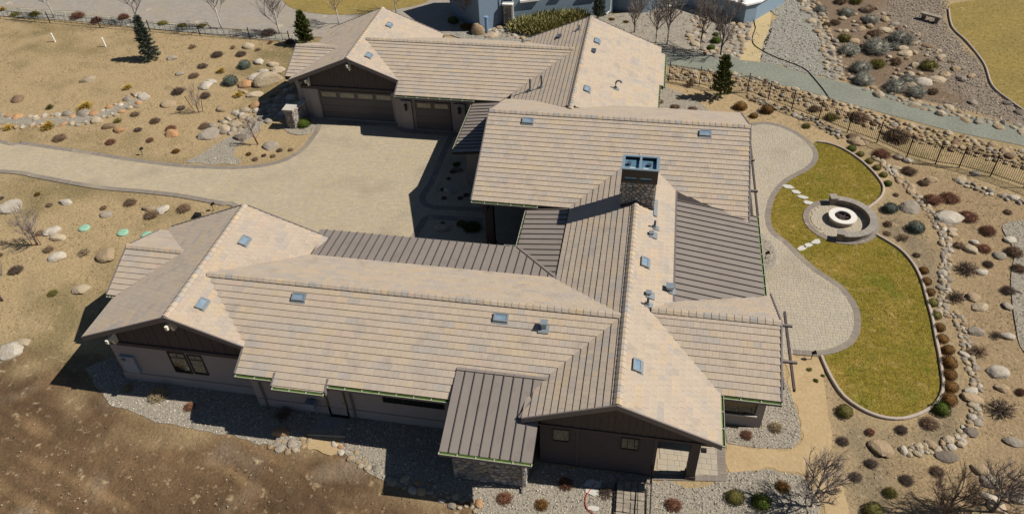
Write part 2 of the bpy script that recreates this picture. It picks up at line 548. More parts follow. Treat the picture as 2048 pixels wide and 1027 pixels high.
# rake boards
def rake(name, a, b, off, hgt=.30, thick=.07, lift=.075):
    a, b, off = Vector(a), Vector(b), Vector(off)
    mb = MB()
    mid = off * (thick / 2)
    up_ = Vector((0, 0, 1))
    vs = []
    for p in (a, b):
        for o_ in (Vector((0, 0, 0)), off * thick):
            vs += [p + o_ + up_ * (lift - hgt), p + o_ + up_ * lift]
    mb.add(vs, [(0, 1, 3, 2), (4, 6, 7, 5), (1, 5, 7, 3), (0, 2, 6, 4), (0, 4, 5, 1), (2, 3, 7, 6)])
    return hp(mb.build(name, M['trim']))
def gable_rakes(kind, x0, x1, xm, zmid, y, off):
    for xe in (x0, x1):
        rake('rake_board', (xe, y, zmid - P * abs(xm - xe)), (xm, y, zmid), off)
gable_rakes('s', xBw, xBe, xB, zB, yBs, (0, -1, 0))
gable_rakes('n', xBw, -16.93, xB, zB, yBn, (0, 1, 0))
gable_rakes('s', xDw, xDe, xD, zD, yDs, (0, -1, 0))
gable_rakes('s', xKw, xKe, xK, zK, yKs, (0, -1, 0))
gable_rakes('n', xKw, -17.0, xK, zK, yKn, (0, 1, 0))
gable_rakes('n', -9.5, xIe, xI, zI, yIn, (0, 1, 0))
for (y0, z0, ya, yb, x, off) in ((yC, zC, yCs, yCn, xCw, (-1, 0, 0)), (yL, zL, yLs, yLn, xLw, (-1, 0, 0)), (yE, zE, yEs, yEn, xEw, (-1, 0, 0)),
                                 (yE, zE, yEs, yEn, xEe, (1, 0, 0)), (yG, zG, yGs, yGn, xGe, (1, 0, 0))):
    for ye in (ya, yb):
        rake('rake_board', (x, ye, z0 - P * abs(ye - y0)), (x, y0, z0), off)
rake('rake_board', (xBe - .01, yAs, zA - P * (yA - yAs)), (xBe - .01, yBs, zA - P * (yA - yBs)), (-1, 0, 0))
for x_, o_ in ((-15.99, (-1, 0, 0)), (-13.42, (1, 0, 0))):
    rake('rake_board', (x_, yAs - .36, zA - P * (yA - yAs + .36)), (x_, yAs + .25, zA - P * (yA - yAs - .25)), o_)
rake('rake_board', (xKe - .01, yJs, zJ - P * (yJ - yJs)), (xKe - .01, yKs, zJ - P * (yJ - yKs)), (-1, 0, 0))

# gutters: open troughs with a pale lip, green inside, pale hangers
def gutter(a, b, off, w=.15):
    a, b, off = Vector(a), Vector(b), Vector(off)
    a = a - Vector((0, 0, .03)); b = b - Vector((0, 0, .03))
    d = (b - a).normalized()
    mb = MB()
    up_ = Vector((0, 0, 1))
    def slab(o0, o1, z0, z1, mi):
        vs = []
        for p in (a, b):
            vs += [p + off * o0 + up_ * z0, p + off * o1 + up_ * z0, p + off * o1 + up_ * z1, p + off * o0 + up_ * z1]
        mb.add(vs, [(0, 1, 2, 3), (7, 6, 5, 4), (0, 4, 5, 1), (1, 5, 6, 2), (2, 6, 7, 3), (3, 7, 4, 0)], None, mi)
    slab(.005, .02, -.10, .0, 1)
    slab(.02, w - .025, -.10, -.055, 1)
    slab(w - .025, w, -.12, .005, 0)
    slab(w - .022, w - .002, .005, .012, 2)
    n = max(2, int((b - a).length / .75))
    for i in range(n + 1):
        p = a + (b - a) * (i / n)
        mb.obox(p + off * (w / 2) - up_ * .005, d * .022, off * (w / 2 - .02), up_ * .01, None, 2)
    return hp(mb.build('gutter', [M['trim'], M['green'], M['lip']]))
ez = lambda y0, z0, y: z0 - P * abs(y0 - y)
gutter((xBe, yAs, ez(yA, zA, yAs)), (-16.02, yAs, ez(yA, zA, yAs)), (0, -1, 0))
gutter((-15.97, yAs - .36, ez(yA, zA, yAs - .36)), (-13.44, yAs - .36, ez(yA, zA, yAs - .36)), (0, -1, 0))
gutter((-13.32, yAs, ez(yA, zA, yAs)), (xFa - .1, yAs, ez(yA, zA, yAs)), (0, -1, 0))
gutter((xFa, yFe, zFe + .04), (xFb, yFe, zFe + .04), (0, -1, 0))
gutter((xDe, yDs, ez(xD, zD, xDe)), (xDe, yGs, ez(xD, zD, xDe)), (1, 0, 0))
gutter((xDe, yGs, ez(yG, zG, yGs)), (xGe + .05, yGs, ez(yG, zG, yGs)), (0, -1, 0))
gutter((xMe, yG + (zG - zMe) / P, zMe + .04), (xMe, yEs + .75, zMe + .04), (1, 0, 0))
gutter((xEw, yEs, ez(yE, zE, yEs)), (xDm + .6, yEs, ez(yE, zE, yEs)), (0, -1, 0))
gutter((xKe, yJs, ez(yJ, zJ, yJs)), (xHw + .1, yJs, ez(yJ, zJ, yJs)), (0, -1, 0))
gutter((xHw, yHs, zHw), (xHw, yJs - .15, zHw), (-1, 0, 0), .12)
gutter((xDm, yAm + .05, zm + .03), (xDm, yEs - .2, zm + .03), (-1, 0, 0), .12)
gutter((xDm - .02, yAm, zm + .03), (xDm - .75, yAm, zm + .03), (0, 1, 0), .12)
gutter((xBw, yBs, ez(xB, zB, xBw)), (xBw, yCs - .02, ez(xB, zB, xBw)), (-1, 0, 0), .10)
gutter((xCw, yCs, ez(yC, zC, yCs)), (xBw - .06, yCs, ez(yC, zC, yCs)), (0, -1, 0), .12)
gutter((xIe2, yI3, ez(xI, zI, xIe2)), (xIe2, yIn2, ez(xI, zI, xIe2)), (1, 0, 0))
gutter((xIe, 44.6, ez(xI, zI, xIe)), (xIe, yI3 - .05, ez(xI, zI, xIe)), (1, 0, 0))
gutter((xKw, yKs, ez(xK, zK, xKw)), (xKw, yLs - .02, ez(xK, zK, xKw)), (-1, 0, 0), .10)

# ------------------------------------------------------------------ walls
def wall(x0, x1, y0, y1, z1, m='stucco', z0=-.2):
    mb = MB()
    mb.box(x0, x1, y0, y1, z0, z1)
    return hp(mb.build('wall', M[m]))
def gable(x0, x1, xm, zmid, y0, y1, zlow, m='wood'):
    """upper wall of a gable end facing south, below the roof deck"""
    zr = lambda x: zmid - P * abs(x - xm) - DROP + .02
    prof = [(x0, zlow), (x1, zlow), (x1, max(zr(x1), zlow + .02)), (xm, zr(xm)), (x0, max(zr(x0), zlow + .02))]
    n = len(prof)
    mb = MB()
    mb.add([(x, y0, z) for x, z in prof] + [(x, y1, z) for x, z in prof],
           [tuple(range(n)), tuple(range(2 * n - 1, n - 1, -1))] + [(i, i + n, (i + 1) % n + n, (i + 1) % n) for i in range(n)])
    return hp(mb.build('gable_wall', M[m]))
yBf, yAf, yDf, yKf, yJf, yGf, yFf = 22.76, 22.16, 20.97, 49.98, 49.21, 24.50, 19.50
wall(-26.05, -17.9, yBf, 31.0, 3.30)                                     # left wing
gable(-26.05, -18.05, xB, zB, yBf - .02, yBf + .3, 3.02)
wb = wall(-26.08, -17.98, yBf - .06, yBf, .62)                           # wainscot
strip('beam', (-26.12, yBf - .06, 2.98), (-18.0, yBf - .06, 2.98), .12, .22, M['wood'])
wall(-26.9, -25.9, yCs + .5, yCn - .5, 3.3)
wall(-18.2, -4.2, yAf, 29.5, 3.42)                                       # front wing
wall(-18.1, -7.2, yAf - .05, yAf, .60)
wall(-3.35, 1.95, yDf, 27.0, 3.6, 'siding')                              # main wing south end
gd = gable(-3.35, 4.3, xD, zD, yDf - .03, yDf + .2, 2.98)
wall(1.3, 7.0, yGf, 29.0, 3.35, 'stucco')                                # east bay
wall(-3.4, 2.6, 27.0, 41.0, 4.2)
wall(-3.4, 6.2, 36.2, 45.5, 4.0)
wall(-8.9, -3.4, 41.6, 45.5, 4.0)                                        # beside the entry
wall(-11.6, -8.9, 42.5, 49.3, 2.95)
wall(-26.3, -18.7, yKf, 58.0, 3.15)                                      # garage
gable(-26.3, -18.4, xK, zK, yKf - .03, yKf + .3, 2.80)
strip('beam', (-26.4, yKf - .08, 2.72), (-18.3, yKf - .08, 2.72), .14, .26, M['wood'])
wall(-18.7, -11.6, yJf, 57.0, 3.05)
wall(-27.0, -26.2, yLs + .4, yLn - .4, 2.9)
wall(-9.0, .55, 44.0, 57.6, 3.1)
mb = MB(); mb.box(.9, .99, 53.0, 53.1, 0, 2.9); hp(mb.build('downspout', M['trim']))

# gable above the deck ends of the mid wing (west) and east bay
def gable_x(y0, y1, ym, zmid, x0, x1, zlow, m='stucco'):
    zr = lambda y: zmid - P * abs(y - ym) - DROP + .02
    prof = [(y0, zlow), (y1, zlow), (y1, max(zr(y1), zlow + .02)), (ym, zr(ym)), (y0, max(zr(y0), zlow + .02))]
    n = len(prof)
    mb = MB()
    mb.add([(x0, y, z) for y, z in prof] + [(x1, y, z) for y, z in prof],
           [tuple(range(n - 1, -1, -1)), tuple(range(n, 2 * n))] + [(i, (i + 1) % n, (i + 1) % n + n, i + n) for i in range(n)])
    return hp(mb.build('gable_wall', M[m]))
gable_x(yEs + .1, yEn - .1, yE, zE, xEw + .55, xEw + .85, 3.2, 'wood')
gable_x(yGs + .25, yGn - .25, yG, zG, 6.8, 7.0, 3.2)
gable_x(yEs + .25, yEn - .25, yE, zE, 6.0, 6.2, 3.2)
gable_x(yCs + .3, yCn - .3, yC, zC, -26.9, -26.6, 3.0)
gable_x(yLs + .3, yLn - .3, yL, zL, -27.0, -26.7, 2.7)

# entry porch posts, porch post on the south gable
def post(x, y, w, z1, m='wood'):
    mb = MB()
    mb.box(x - w / 2, x + w / 2, y - w / 2, y + w / 2, -.1, z1)
    mb.box(x - w / 2 - .04, x + w / 2 + .04, y - w / 2 - .04, y + w / 2 + .04, -.1, .25)
    return hp(mb.build('post', M[m]))
post(-8.72, 36.25, .50, 3.85)
strip('beam', (-8.95, 36.25, 3.72), (xDm, 36.25, 3.72), .3, .3, M['wood'])
post(3.62, yDf + .28, .40, 3.1)
strip('beam', (1.9, yDf + .2, 2.86), (4.2, yDf + .2, 2.86), .26, .34, M['wood'])
strip('beam', (4.1, yDf + .1, 2.86), (4.1, yGf, 2.86), .22, .34, M['wood'])
mb = MB(); mb.box(3.86, 4.1, yDf + .1, yDf + .25, 2.15, 2.32); hp(mb.build('wall_lantern', M['black']))

# corbels and lamps at the gables
def corbel(x, y, z, m='cream'):
    mb = MB()
    vs = [(0, -.78, .12), (0, -.78, -.10), (0, -.46, -.16), (0, -.38, -.52), (0, -.14, -.52), (0, -.12, .12)]
    n = len(vs)
    mb.add([(x - .065, y + v[1] + .12, z + v[2]) for v in vs] + [(x + .065, y + v[1] + .12, z + v[2]) for v in vs],
           [tuple(range(n)), tuple(range(2 * n - 1, n - 1, -1))] + [(i, i + n, (i + 1) % n + n, (i + 1) % n) for i in range(n)])
    return hp(mb.build('corbel', M[m]))
for x in (xB, -25.35):
    corbel(x, yBf - .05, ez(xB, zB, x) - DROP - .30)
for x in (xK, -25.6):
    corbel(x, yKf - .05, ez(xK, zK, x) - DROP - .30)
mb = MB()
mb.box(xD - .09, xD + .09, yDf - .26, yDf - .03, zD - .62, zD - .44)
hp(mb.build('gable_lamp', M['white']))

# siding boards on the south gable wall
for i in range(15):
    z = .12 + i * .19
    mb = MB()
    vs = [(-3.36, yDf - .035, z), (1.93, yDf - .035, z), (1.93, yDf - .004, z), (-3.36, yDf - .004, z),
          (-3.36, yDf - .010, z + .182), (1.93, yDf - .010, z + .182), (1.93, yDf - .004, z + .182), (-3.36, yDf - .004, z + .182)]
    mb.add(vs, [(0, 1, 5, 4), (0, 3, 2, 1), (1, 2, 6, 5), (4, 5, 6, 7), (3, 0, 4, 7)])
    hp(mb.build('siding_board', M['siding']))
strip('beam', (-3.4, yDf - .06, 3.0), (4.25, yDf - .06, 3.0), .10, .12, M['wood'])
for x in (-1.62, 1.86):
    mb = MB(); mb.box(x - .08, x + .08, yDf - .06, yDf - .002, 0.05, 2.95); hp(mb.build('trim_board', M['wood']))
# vertical boards of the gables
def gable_boards(x0, x1, xm, zmid, y, zlow, w=.3):
    n = int((x1 - x0) / w)
    for i in range(n):
        a, b = x0 + i * w, x0 + (i + 1) * w - .012
        za, zb = (zmid - P * abs(t - xm) - DROP + .015 for t in (a, b))
        if min(za, zb) < zlow + .05:
            continue
        mb = MB()
        o = .012 + .012 * (i % 2)
        mb.add([(a, y - o, zlow), (b, y - o, zlow), (b, y - o, zb), (a, y - o, za), (a, y, zlow), (b, y, zlow), (b, y, zb), (a, y, za)],
               [(0, 1, 2, 3), (0, 3, 7, 4), (1, 5, 6, 2), (0, 4, 5, 1)])
        hp(mb.build('gable_board', M['wood']))
gable_boards(-26.0, -18.1, xB, zB, yBf - .022, 3.1)
gable_boards(-3.3, 4.2, xD, zD, yDf - .032, 3.07)
gable_boards(-26.2, -18.5, xK, zK, yKf - .032, 2.86)

# windows, doors
def window(x0, x1, z0, z1, y, nx=1, nz=1, name='window', topgrid=False):
    root = MB()
    fw_ = .06
    for (a, b, c, d) in ((x0, x1, z0, z0 + fw_), (x0, x1, z1 - fw_, z1), (x0, x0 + fw_, z0 + fw_, z1 - fw_), (x1 - fw_, x1, z0 + fw_, z1 - fw_)):
        root.box(a, b, y - .05, y - .003, c, d)
    for i in range(1, nx):
        x = x0 + (x1 - x0) * i / nx
        root.box(x - .018, x + .018, y - .04, y - .003, z0 + fw_, z1 - fw_)
    if topgrid:
        zt = z1 - (z1 - z0) * .26
        root.box(x0 + fw_, x1 - fw_, y - .038, y - .004, zt - .018, zt + .018)
        root.box((x0 + x1) / 2 - .015, (x0 + x1) / 2 + .015, y - .036, y - .004, zt + .018, z1 - fw_)
    o = hp(root.build(name, M['frame']))
    g = MB()
    g.box(x0 + fw_, x1 - fw_, y - .022, y - .006, z0 + fw_, z1 - fw_)
    g.build('pane', M['glass'], o)
    return o
window(-22.84, -21.86, 1.12, 2.70, yBf, topgrid=True)
window(-21.76, -20.95, 1.16, 2.66, yBf, topgrid=True)
window(-2.78, -1.98, 1.85, 2.78, yDf - .012)
window(.32, 1.14, 1.87, 2.76, yDf - .012)
window(-11.3, -8.2, 1.55, 2.75, yAf, nx=3)
window(4.72, 6.60, .95, 2.75, yGf, nx=1)
strip('window_sill', (4.6, yGf - .05, .88), (6.7, yGf - .05, .88), .12, .09, M['concrete'])

# service door on the front wall
mb = MB(); mb.box(-14.22, -13.36, yAf - .03, yAf - .003, .08, 2.15)
d_ = hp(mb.build('door', M['stucco']))
mb = MB()
mb.box(-14.34, -14.22, yAf - .05, yAf - .003, .0, 2.25); mb.box(-13.36, -13.27, yAf - .05, yAf - .003, .0, 2.25); mb.box(-14.22, -13.36, yAf - .05, yAf - .003, 2.15, 2.25)
mb.build('door_frame', mat('olive_door_frame', (.10, .085, .03, 1), rough=.6), d_)
mb = MB(); mb.obox((-13.46, yAf - .06, 1.05), (.03, 0, 0), (0, .03, 0), (0, 0, .03)); mb.build('door_handle', M['steel'], d_)
mb = MB(); mb.box(-14.25, -13.3, yAf - .2, yAf - .05, -.02, .07); mb.build('threshold', M['black'], d_)
mb = MB(); mb.obox((-14.1, yAf - .1, 2.05), (.06, 0, 0), (0, .06, 0), (0, 0, .1)); hp(mb.build('wall_lamp', M['black']))
# downspouts
def downspout(x, y0, y1, z0, z1):
    mb = MB()
    mb.tube([(x, y0, z1), (x, y0 + .02, z1 - .12), (x, y1 - .07, z1 - .42), (x, y1 - .07, .22), (x, y1 - .12, .12), (x, y1 - .35, .06)], .055, 6)
    return hp(mb.build('downspout', M['trim']))
downspout(-18.05 + .35, yAs - .08, yAf, 0, ez(yA, zA, yAs) - .1)
downspout(-12.95, yAs - .08, yAf, 0, ez(yA, zA, yAs) - .1)
downspout(-3.95, yFe - .08, yFf - .02, 0, zFe)
# meter on the left gable wall, meter by the door
mb = MB(); mb.box(-25.72, -24.92, yBf - .16, yBf - .003, .78, 2.02)
e_ = hp(mb.build('electric_panel', mat('pale_blue_grey_enamel', (.23, .26, .30, 1), rough=.5)))
mb = MB(); mb.tube([(-25.5, yBf - .16, 1.8), (-25.5, yBf - .26, 1.8)], .11, 14); mb.build('meter', M['lead'], e_)
mb = MB(); mb.box(-15.35, -14.85, yAf - .42, yAf - .1, .75, 1.12)
e_ = hp(mb.build('gas_meter', mat('blue_grey_meter', (.16, .20, .25, 1), rough=.5)))
mb = MB()
for dx in (-15.3, -14.9):
    mb.tube([(dx, yAf - .3, .75), (dx, yAf - .3, .0)], .025, 6)
mb.tube([(-15.3, yAf - .3, .5), (-15.1, yAf - .22, .45), (-14.9, yAf - .3, .5)], .02, 6)
mb.build('meter_pipe', M['steel'], e_)

# garage doors: panels with lites
def garage_door(x0, x1, y, z1, npan):
    mb = MB(); mb.box(x0 - .05, x1 + .05, y - .02, y - .002, -.02, z1 + .05)
    d = hp(mb.build('garage_door', M['frame']))
    rows = 4
    h = z1 / rows
    for r in range(rows):
        mb = MB()
        mb.box(x0, x1, y - .05, y - .021, r * h + .008, (r + 1) * h - .008)
        for i in range(npan):
            a, b = x0 + (x1 - x0) * i / npan + .1, x0 + (x1 - x0) * (i + 1) / npan - .1
            if r < 3:
                mb.box(a, b, y - .062, y - .051, r * h + .09, (r + 1) * h - .09)
        mb.build('door_panel', M['gdoor'], d)
    for i in range(npan):
        a, b = x0 + (x1 - x0) * i / npan + .16, x0 + (x1 - x0) * (i + 1) / npan - .16
        mb = MB(); mb.box(a, b, y - .066, y - .052, 3 * h + .12, 4 * h - .12)
        mb.build('door_pane', M['pane'], d)
    mb = MB(); mb.box(x0 - .05, x1 + .05, y - .1, y - .025, -.03, .04); mb.build('threshold', M['concrete'], d)
garage_door(-24.95, -19.05, yKf, 2.45, 4)
garage_door(-17.05, -14.35, yJf, 2.45, 2)
for x in (-25.35, -18.75):
    mb = MB(); mb.box(x - .36 if x > -20 else x - .45, x + .3, yKf - .16, yKf - .003, -.1, 2.6); hp(mb.build('pilaster', M['stucco']))
for x in (-17.75, -13.6):
    mb = MB(); mb.box(x - .42, x + .42, yJf - .2, yJf - .003, -.1, 2.5); hp(mb.build('pilaster', M['stucco']))
    mb = MB(); mb.box(x - .07, x + .07, yJf - .36, yJf - .2, 1.75, 2.2); mb.box(x - .1, x + .1, yJf - .4, yJf - .2, 2.2, 2.25); hp(mb.build('wall_lantern', M['black']))

# ------------------------------------------------------------------ stone veneer
def veneer_stones(parent, o, u, v, wu, hv, size, seed, n_out, deep=.05):
    """river stones as polygons on the rectangle o + u*[0,wu] + v*[0,hv], each its own piece"""
    r = random.Random(seed)
    o, u, v, n_out = map(Vector, (o, u, v, n_out))
    pts = []
    for _ in range(4000):
        p = (r.uniform(0, wu), r.uniform(0, hv))
        dmin = size * r.uniform(.6, 1.0)
        if all(math.hypot((p[0] - q_[0]) * .85, (p[1] - q_[1]) * 1.2) > dmin for q_ in pts):
            pts.append(p)
    cols = [(.27, .24, .205, 1), (.35, .31, .26, 1), (.22, .215, .21, 1), (.33, .27, .205, 1), (.40, .365, .32, 1), (.17, .163, .16, 1), (.28, .255, .235, 1)]
    for i, p in enumerate(pts):
        cell = [(0, 0), (wu, 0), (wu, hv), (0, hv)]
        for j, q_ in enumerate(pts):
            if i != j and math.hypot(p[0] - q_[0], p[1] - q_[1]) < size * 3.2:
                nx, ny = q_[0] - p[0], q_[1] - p[1]
                cell = clip(cell, nx, ny, nx * (p[0] + q_[0]) / 2 + ny * (p[1] + q_[1]) / 2)
        if len(cell) < 3 or abs(area(cell)) < .004:
            continue
        cell = shrink(ccw(cell), .022)
        # cut corners for a rounded stone
        rc = []
        m = len(cell)
        for k in range(m):
            a, b, c = cell[k - 1], cell[k], cell[(k + 1) % m]
            rc += [lerp(b, a, .27), lerp(b, c, .27)]
        inner = shrink(rc, .04)
        dd = deep * r.uniform(.6, 1.2)
        w3 = lambda q_, d: o + u * q_[0] + v * q_[1] + n_out * d
        m = len(rc)
        mb = MB()
        vs = [w3(q_, 0) for q_ in rc] + [w3(q_, dd * .6) for q_ in rc] + [w3(q_, dd) for q_ in inner]
        fs = [tuple(range(2 * m, 3 * m))]
        for ring in (0, 1):
            fs += [(ring * m + k, ring * m + (k + 1) % m, (ring + 1) * m + (k + 1) % m, (ring + 1) * m + k) for k in range(m)]
        mb.add(vs, fs, cmul(r.choice(cols), r.uniform(.8, 1.2)))
        mb.build('stone', M['veneer'], parent, tint=True)

mb = MB(); mb.box(-7.22, -3.83, yFf, 22.6, -.2, 3.25)
hearth = hp(mb.build('stone_wall', M['mortar']))
veneer_stones(hearth, (-7.22, yFf, 0), (1, 0, 0), (0, 0, 1), 3.39, 3.1, .30, 3, (0, -1, 0))
veneer_stones(hearth, (-3.83, yFf, 0), (0, 1, 0), (0, 0, 1), 1.5, 3.1, .30, 4, (1, 0, 0))

# chimney
cx0, cx1, cy0, cy1 = -.80, 1.00, 34.35, 35.55
czb, czt = 3.6, 7.05
mb = MB(); mb.box(cx0, cx1, cy0, cy1, czb, czt)
chim = hp(mb.build('chimney', mat('dark_mortar', (.11, .10, .095, 1), rough=.95)))
veneer_stones(chim, (cx0, cy0, 4.7), (1, 0, 0), (0, 0, 1), cx1 - cx0, czt - 4.7, .25, 11, (0, -1, 0))
veneer_stones(chim, (cx1, cy0, 4.7), (0, 1, 0), (0, 0, 1), cy1 - cy0, czt - 4.7, .25, 12, (1, 0, 0))
veneer_stones(chim, (cx0, cy1, 5.2), (0, -1, 0), (0, 0, 1), cy1 - cy0, czt - 5.2, .25, 13, (-1, 0, 0))
# metal shroud, open at the top with a cross bar
sx0, sx1, sy0, sy1, sz0, sz1 = cx0 - .06, cx1 + .06, cy0 - .06, cy1 + .06, czt, czt + .85
mb = MB()
t = .05
zo0, zo1 = sz0 + .18, sz0 + .36
for (a, b) in ((sx0 + .17, sx0 + .78), (sx0 + .99, sx0 + 1.60)):
    pass
xs = [sx0, sx0 + .18, sx0 + .80, sx0 + .98, sx0 + 1.60, sx1]
for i in range(5):
    if i in (1, 3):
        for y in (sy0, sy1 - t):
            mb.box(xs[i], xs[i + 1], y, y + t, sz0, zo0); mb.box(xs[i], xs[i + 1], y, y + t, zo1, sz1)
    else:
        for y in (sy0, sy1 - t):
            mb.box(xs[i], xs[i + 1], y, y + t, sz0, sz1)
for x in (sx0, sx1 - t):
    mb.box(x, x + t, sy0 + t + .001, sy1 - t - .001, sz0, sz1)
shroud = mb.build('shroud', mat('dark_brown_shroud', (.045, .036, .03, 1), rough=.5), chim)
mb = MB()
for (a, b, c, d) in ((sx0 - .03, sx1 + .03, sy0 - .03, sy0 + .12), (sx0 - .03, sx1 + .03, sy1 - .12, sy1 + .03), (sx0 - .03, sx0 + .12, sy0 + .121, sy1 - .121),
                     (sx1 - .12, sx1 + .03, sy0 + .121, sy1 - .121), (sx0 + .9, sx0 + 1.02, sy0 + .121, sy1 - .121)):
    mb.box(a, b, c, d, sz1 + .002, sz1 + .05)
mb.build('shroud_rim', mat('blue_grey_rim', (.22, .29, .34, 1), rough=.35, metal=.3), chim)
mb = MB(); mb.box(sx0 + t + .01, sx1 - t - .01, sy0 + t + .01, sy1 - t - .01, sz0 - .02, sz1 - .17)
mb.build('shroud_pan', mat('blue_steel_pan', (.075, .17, .25, 1), rough=.3, metal=.3, vary=(.17, .30, .38, 1), scale=3), chim)
for x in (sx0 + .34, sx0 + 1.42):
    mb = MB(); mb.tube([(x, 34.98, sz1 - .18), (x, 34.98, sz1 - .06)], .10, 12); mb.tube([(x, 34.98, sz1 - .055), (x, 34.98, sz1 - .03)], [.13, .12], 12)
    mb.build('flue', M['pipe'], chim)
for x in (sx0 + .55, sx0 + 1.25):
    mb = MB(); mb.box(x - .14, x + .14, 34.5, 34.66, sz1 - .168, sz1 - .09); mb.build('flue_cap', M['cream'], chim)
mb = MB(); mb.obox((cx1 + .14, cy0 + .2, ez(xD, zD, cx1 + .14) + .09), (.10, 0, -.041), (0, .75, 0), (0, 0, .01)); mb.build('step_flashing', M['lead'], chim)
strip('flashing', (cx0, cy0 - .06, ez(xD, zD, cx0) + .10), (xD, cy0 - .06, zD + .11), .12, .10, M['deck'])
strip('flashing', (xD, cy0 - .06, zD + .11), (cx1, cy0 - .06, ez(xD, zD, cx1) + .10), .12, .10, M['deck'])

# ------------------------------------------------------------------ skylights and vents
def on(slope, x, y):
    for sl in SLOPES:
        if sl[0] == slope:
            return Vector((x, y, sl[2](x, y))), Vector((sl[3][0], sl[3][1], P)).normalized()
def skylight(slope, x, y, wa=.72, wu=.62):
    wa, wu = .70, .42
    c, up_ = on(slope, x, y)
    al = Vector((-up_.y, up_.x, 0)).normalized()
    nrm = al.cross(up_) if al.cross(up_).z > 0 else up_.cross(al)
    c = c + nrm * .09
    mb = MB()
    for sg in (-1, 1):
        mb.obox(c + up_ * (sg * (wu / 2 - .04)), al * (wa / 2), up_ * .04, nrm * .055)
        mb.obox(c + al * (sg * (wa / 2 - .04)), al * .04, up_ * (wu / 2 - .08), nrm * .054)
    o = hp(mb.build('skylight', M['lead']))
    mb = MB(); mb.obox(c, al * (wa / 2 - .08), up_ * (wu / 2 - .08), nrm * .03); mb.build('glass', M['skyglass'], o)
    mb = MB(); mb.obox(c - up_ * (wu / 2 + .05) - nrm * .03, al * (wa / 2 + .03), up_ * .05, nrm * .008); mb.build('apron', M['lead'], o)
def rootpos(slope, u):
    return u
for sl, x, y, a, b in [('left_e', -20.54, 28.59, 0.62, 0.72), ('left_e', -20.53, 23.74, 0.62, 0.72), ('front_s', -15.92, 24.93, 0.8, 0.6), ('front_s', -5.78, 24.95, 0.8, 0.6), ('mid_s', -7.02, 40.92, 0.8, 0.6), ('mid_s', 3.75, 40.84, 0.8, 0.6), ('main_e', 0.72, 29.74, 0.7, 0.6), ('main_e', 0.69, 22.82, 0.82, 0.62), ('garage_e', -20.9, 56.32, 0.62, 0.72), ('garage_e', -20.89, 50.96, 0.62, 0.72), ('back_e', -3.98, 54.53, 0.62, 0.62), ('back_e', -3.99, 47.14, 0.7, 0.7)]:
    skylight(sl, x, y, a, b)
def box_vent(slope, x, y, s_=.28, h=.35, m='steel'):
    c, up_ = on(slope, x, y)
    al = Vector((-up_.y, up_.x, 0)).normalized()
    nrm = al.cross(up_) if al.cross(up_).z > 0 else up_.cross(al)
    s_, h = s_ * .8, h * .8
    mb = MB()
    mb.obox(c + Vector((0, 0, h / 2)), (s_ / 2, 0, 0), (0, s_ / 2, 0), (0, 0, h / 2))
    mb.obox(c + Vector((0, 0, h + .03)), (s_ / 2 + .05, 0, 0), (0, s_ / 2 + .05, 0), (0, 0, .04))
    o = hp(mb.build('roof_vent', M[m]))
    mb = MB(); mb.obox(c + nrm * .075 - up_ * .08, al * .25, up_ * .22, nrm * .012); mb.build('flashing', M['lead'], o)
def pipe_vent(slope, x, y, h=.5, bend=False, fl=True):
    c, up_ = on(slope, x, y)
    al = Vector((-up_.y, up_.x, 0)).normalized()
    nrm = al.cross(up_) if al.cross(up_).z > 0 else up_.cross(al)
    pts = [c, c + Vector((0, 0, h))]
    if bend:
        pts = [c, c + Vector((0, 0, h * .8)), c + Vector((.06, 0, h)), c + Vector((.2, 0, h * 1.08)), c + Vector((.34, 0, h)), c + Vector((.38, 0, h * .8))]
    mb = MB(); mb.tube(pts, .06, 8)
    o = hp(mb.build('vent_pipe', M['pipe']))
    mb = MB(); mb.tube([c + Vector((0, 0, .02)), c + Vector((0, 0, .2))], [.13, .08], 8); mb.obox(c + nrm * .07 - up_ * .05, al * .17, up_ * .2, nrm * .01); mb.build('flashing', M['lead'], o)
def low_vent(slope, x, y):
    c, up_ = on(slope, x, y)
    al = Vector((-up_.y, up_.x, 0)).normalized()
    nrm = al.cross(up_) if al.cross(up_).z > 0 else up_.cross(al)
    mb = MB()
    a, b = c + nrm * .06 + up_ * .16, c + nrm * .18 - up_ * .16
    vs = [a - al * .3, a + al * .3, b + al * .3, b - al * .3, c - al * .3 - up_ * .14, c + al * .3 - up_ * .14]
    mb.add(vs, [(0, 1, 2, 3), (3, 2, 5, 4), (0, 3, 4), (1, 5, 2)])
    hp(mb.build('attic_vent', M['pipe']))
for f_, sl, x, y, kw in [('box', 'front_s', -3.69, 24.71, dict(s_=.30, h=.42)), ('pipe', 'main_e', 1.13, 32.84, dict(h=.5)), ('box', 'main_e', 0.99, 32.16, dict(s_=.2, h=.2)), ('box', 'main_e', 2.06, 28.47, dict(s_=.36, h=.38)), ('box', 'main_e', 1.03, 27.56, dict(s_=.2, h=.22)), ('pipe', 'main_e', 1.01, 26.85, dict(h=.5)), ('pipe', 'back_w', -5.51, 56.43, dict(h=.4)), ('low', 'back_w', -6.98, 56.33, {}), ('pipe', 'back_w', -8.13, 48.55, dict(h=.9)), ('pipe', 'back_w', -7.29, 48.44, dict(h=.9)), ('low', 'back_e', -4.08, 52.82, {}), ('pipe', 'back_e', -2.1, 48.9, dict(h=.6, bend=True)), ('pipe', 'garage_n', -10.02, 56.86, dict(h=.3))]:
    {'box': box_vent, 'pipe': pipe_vent, 'low': low_vent}[f_](sl, x, y, **kw)

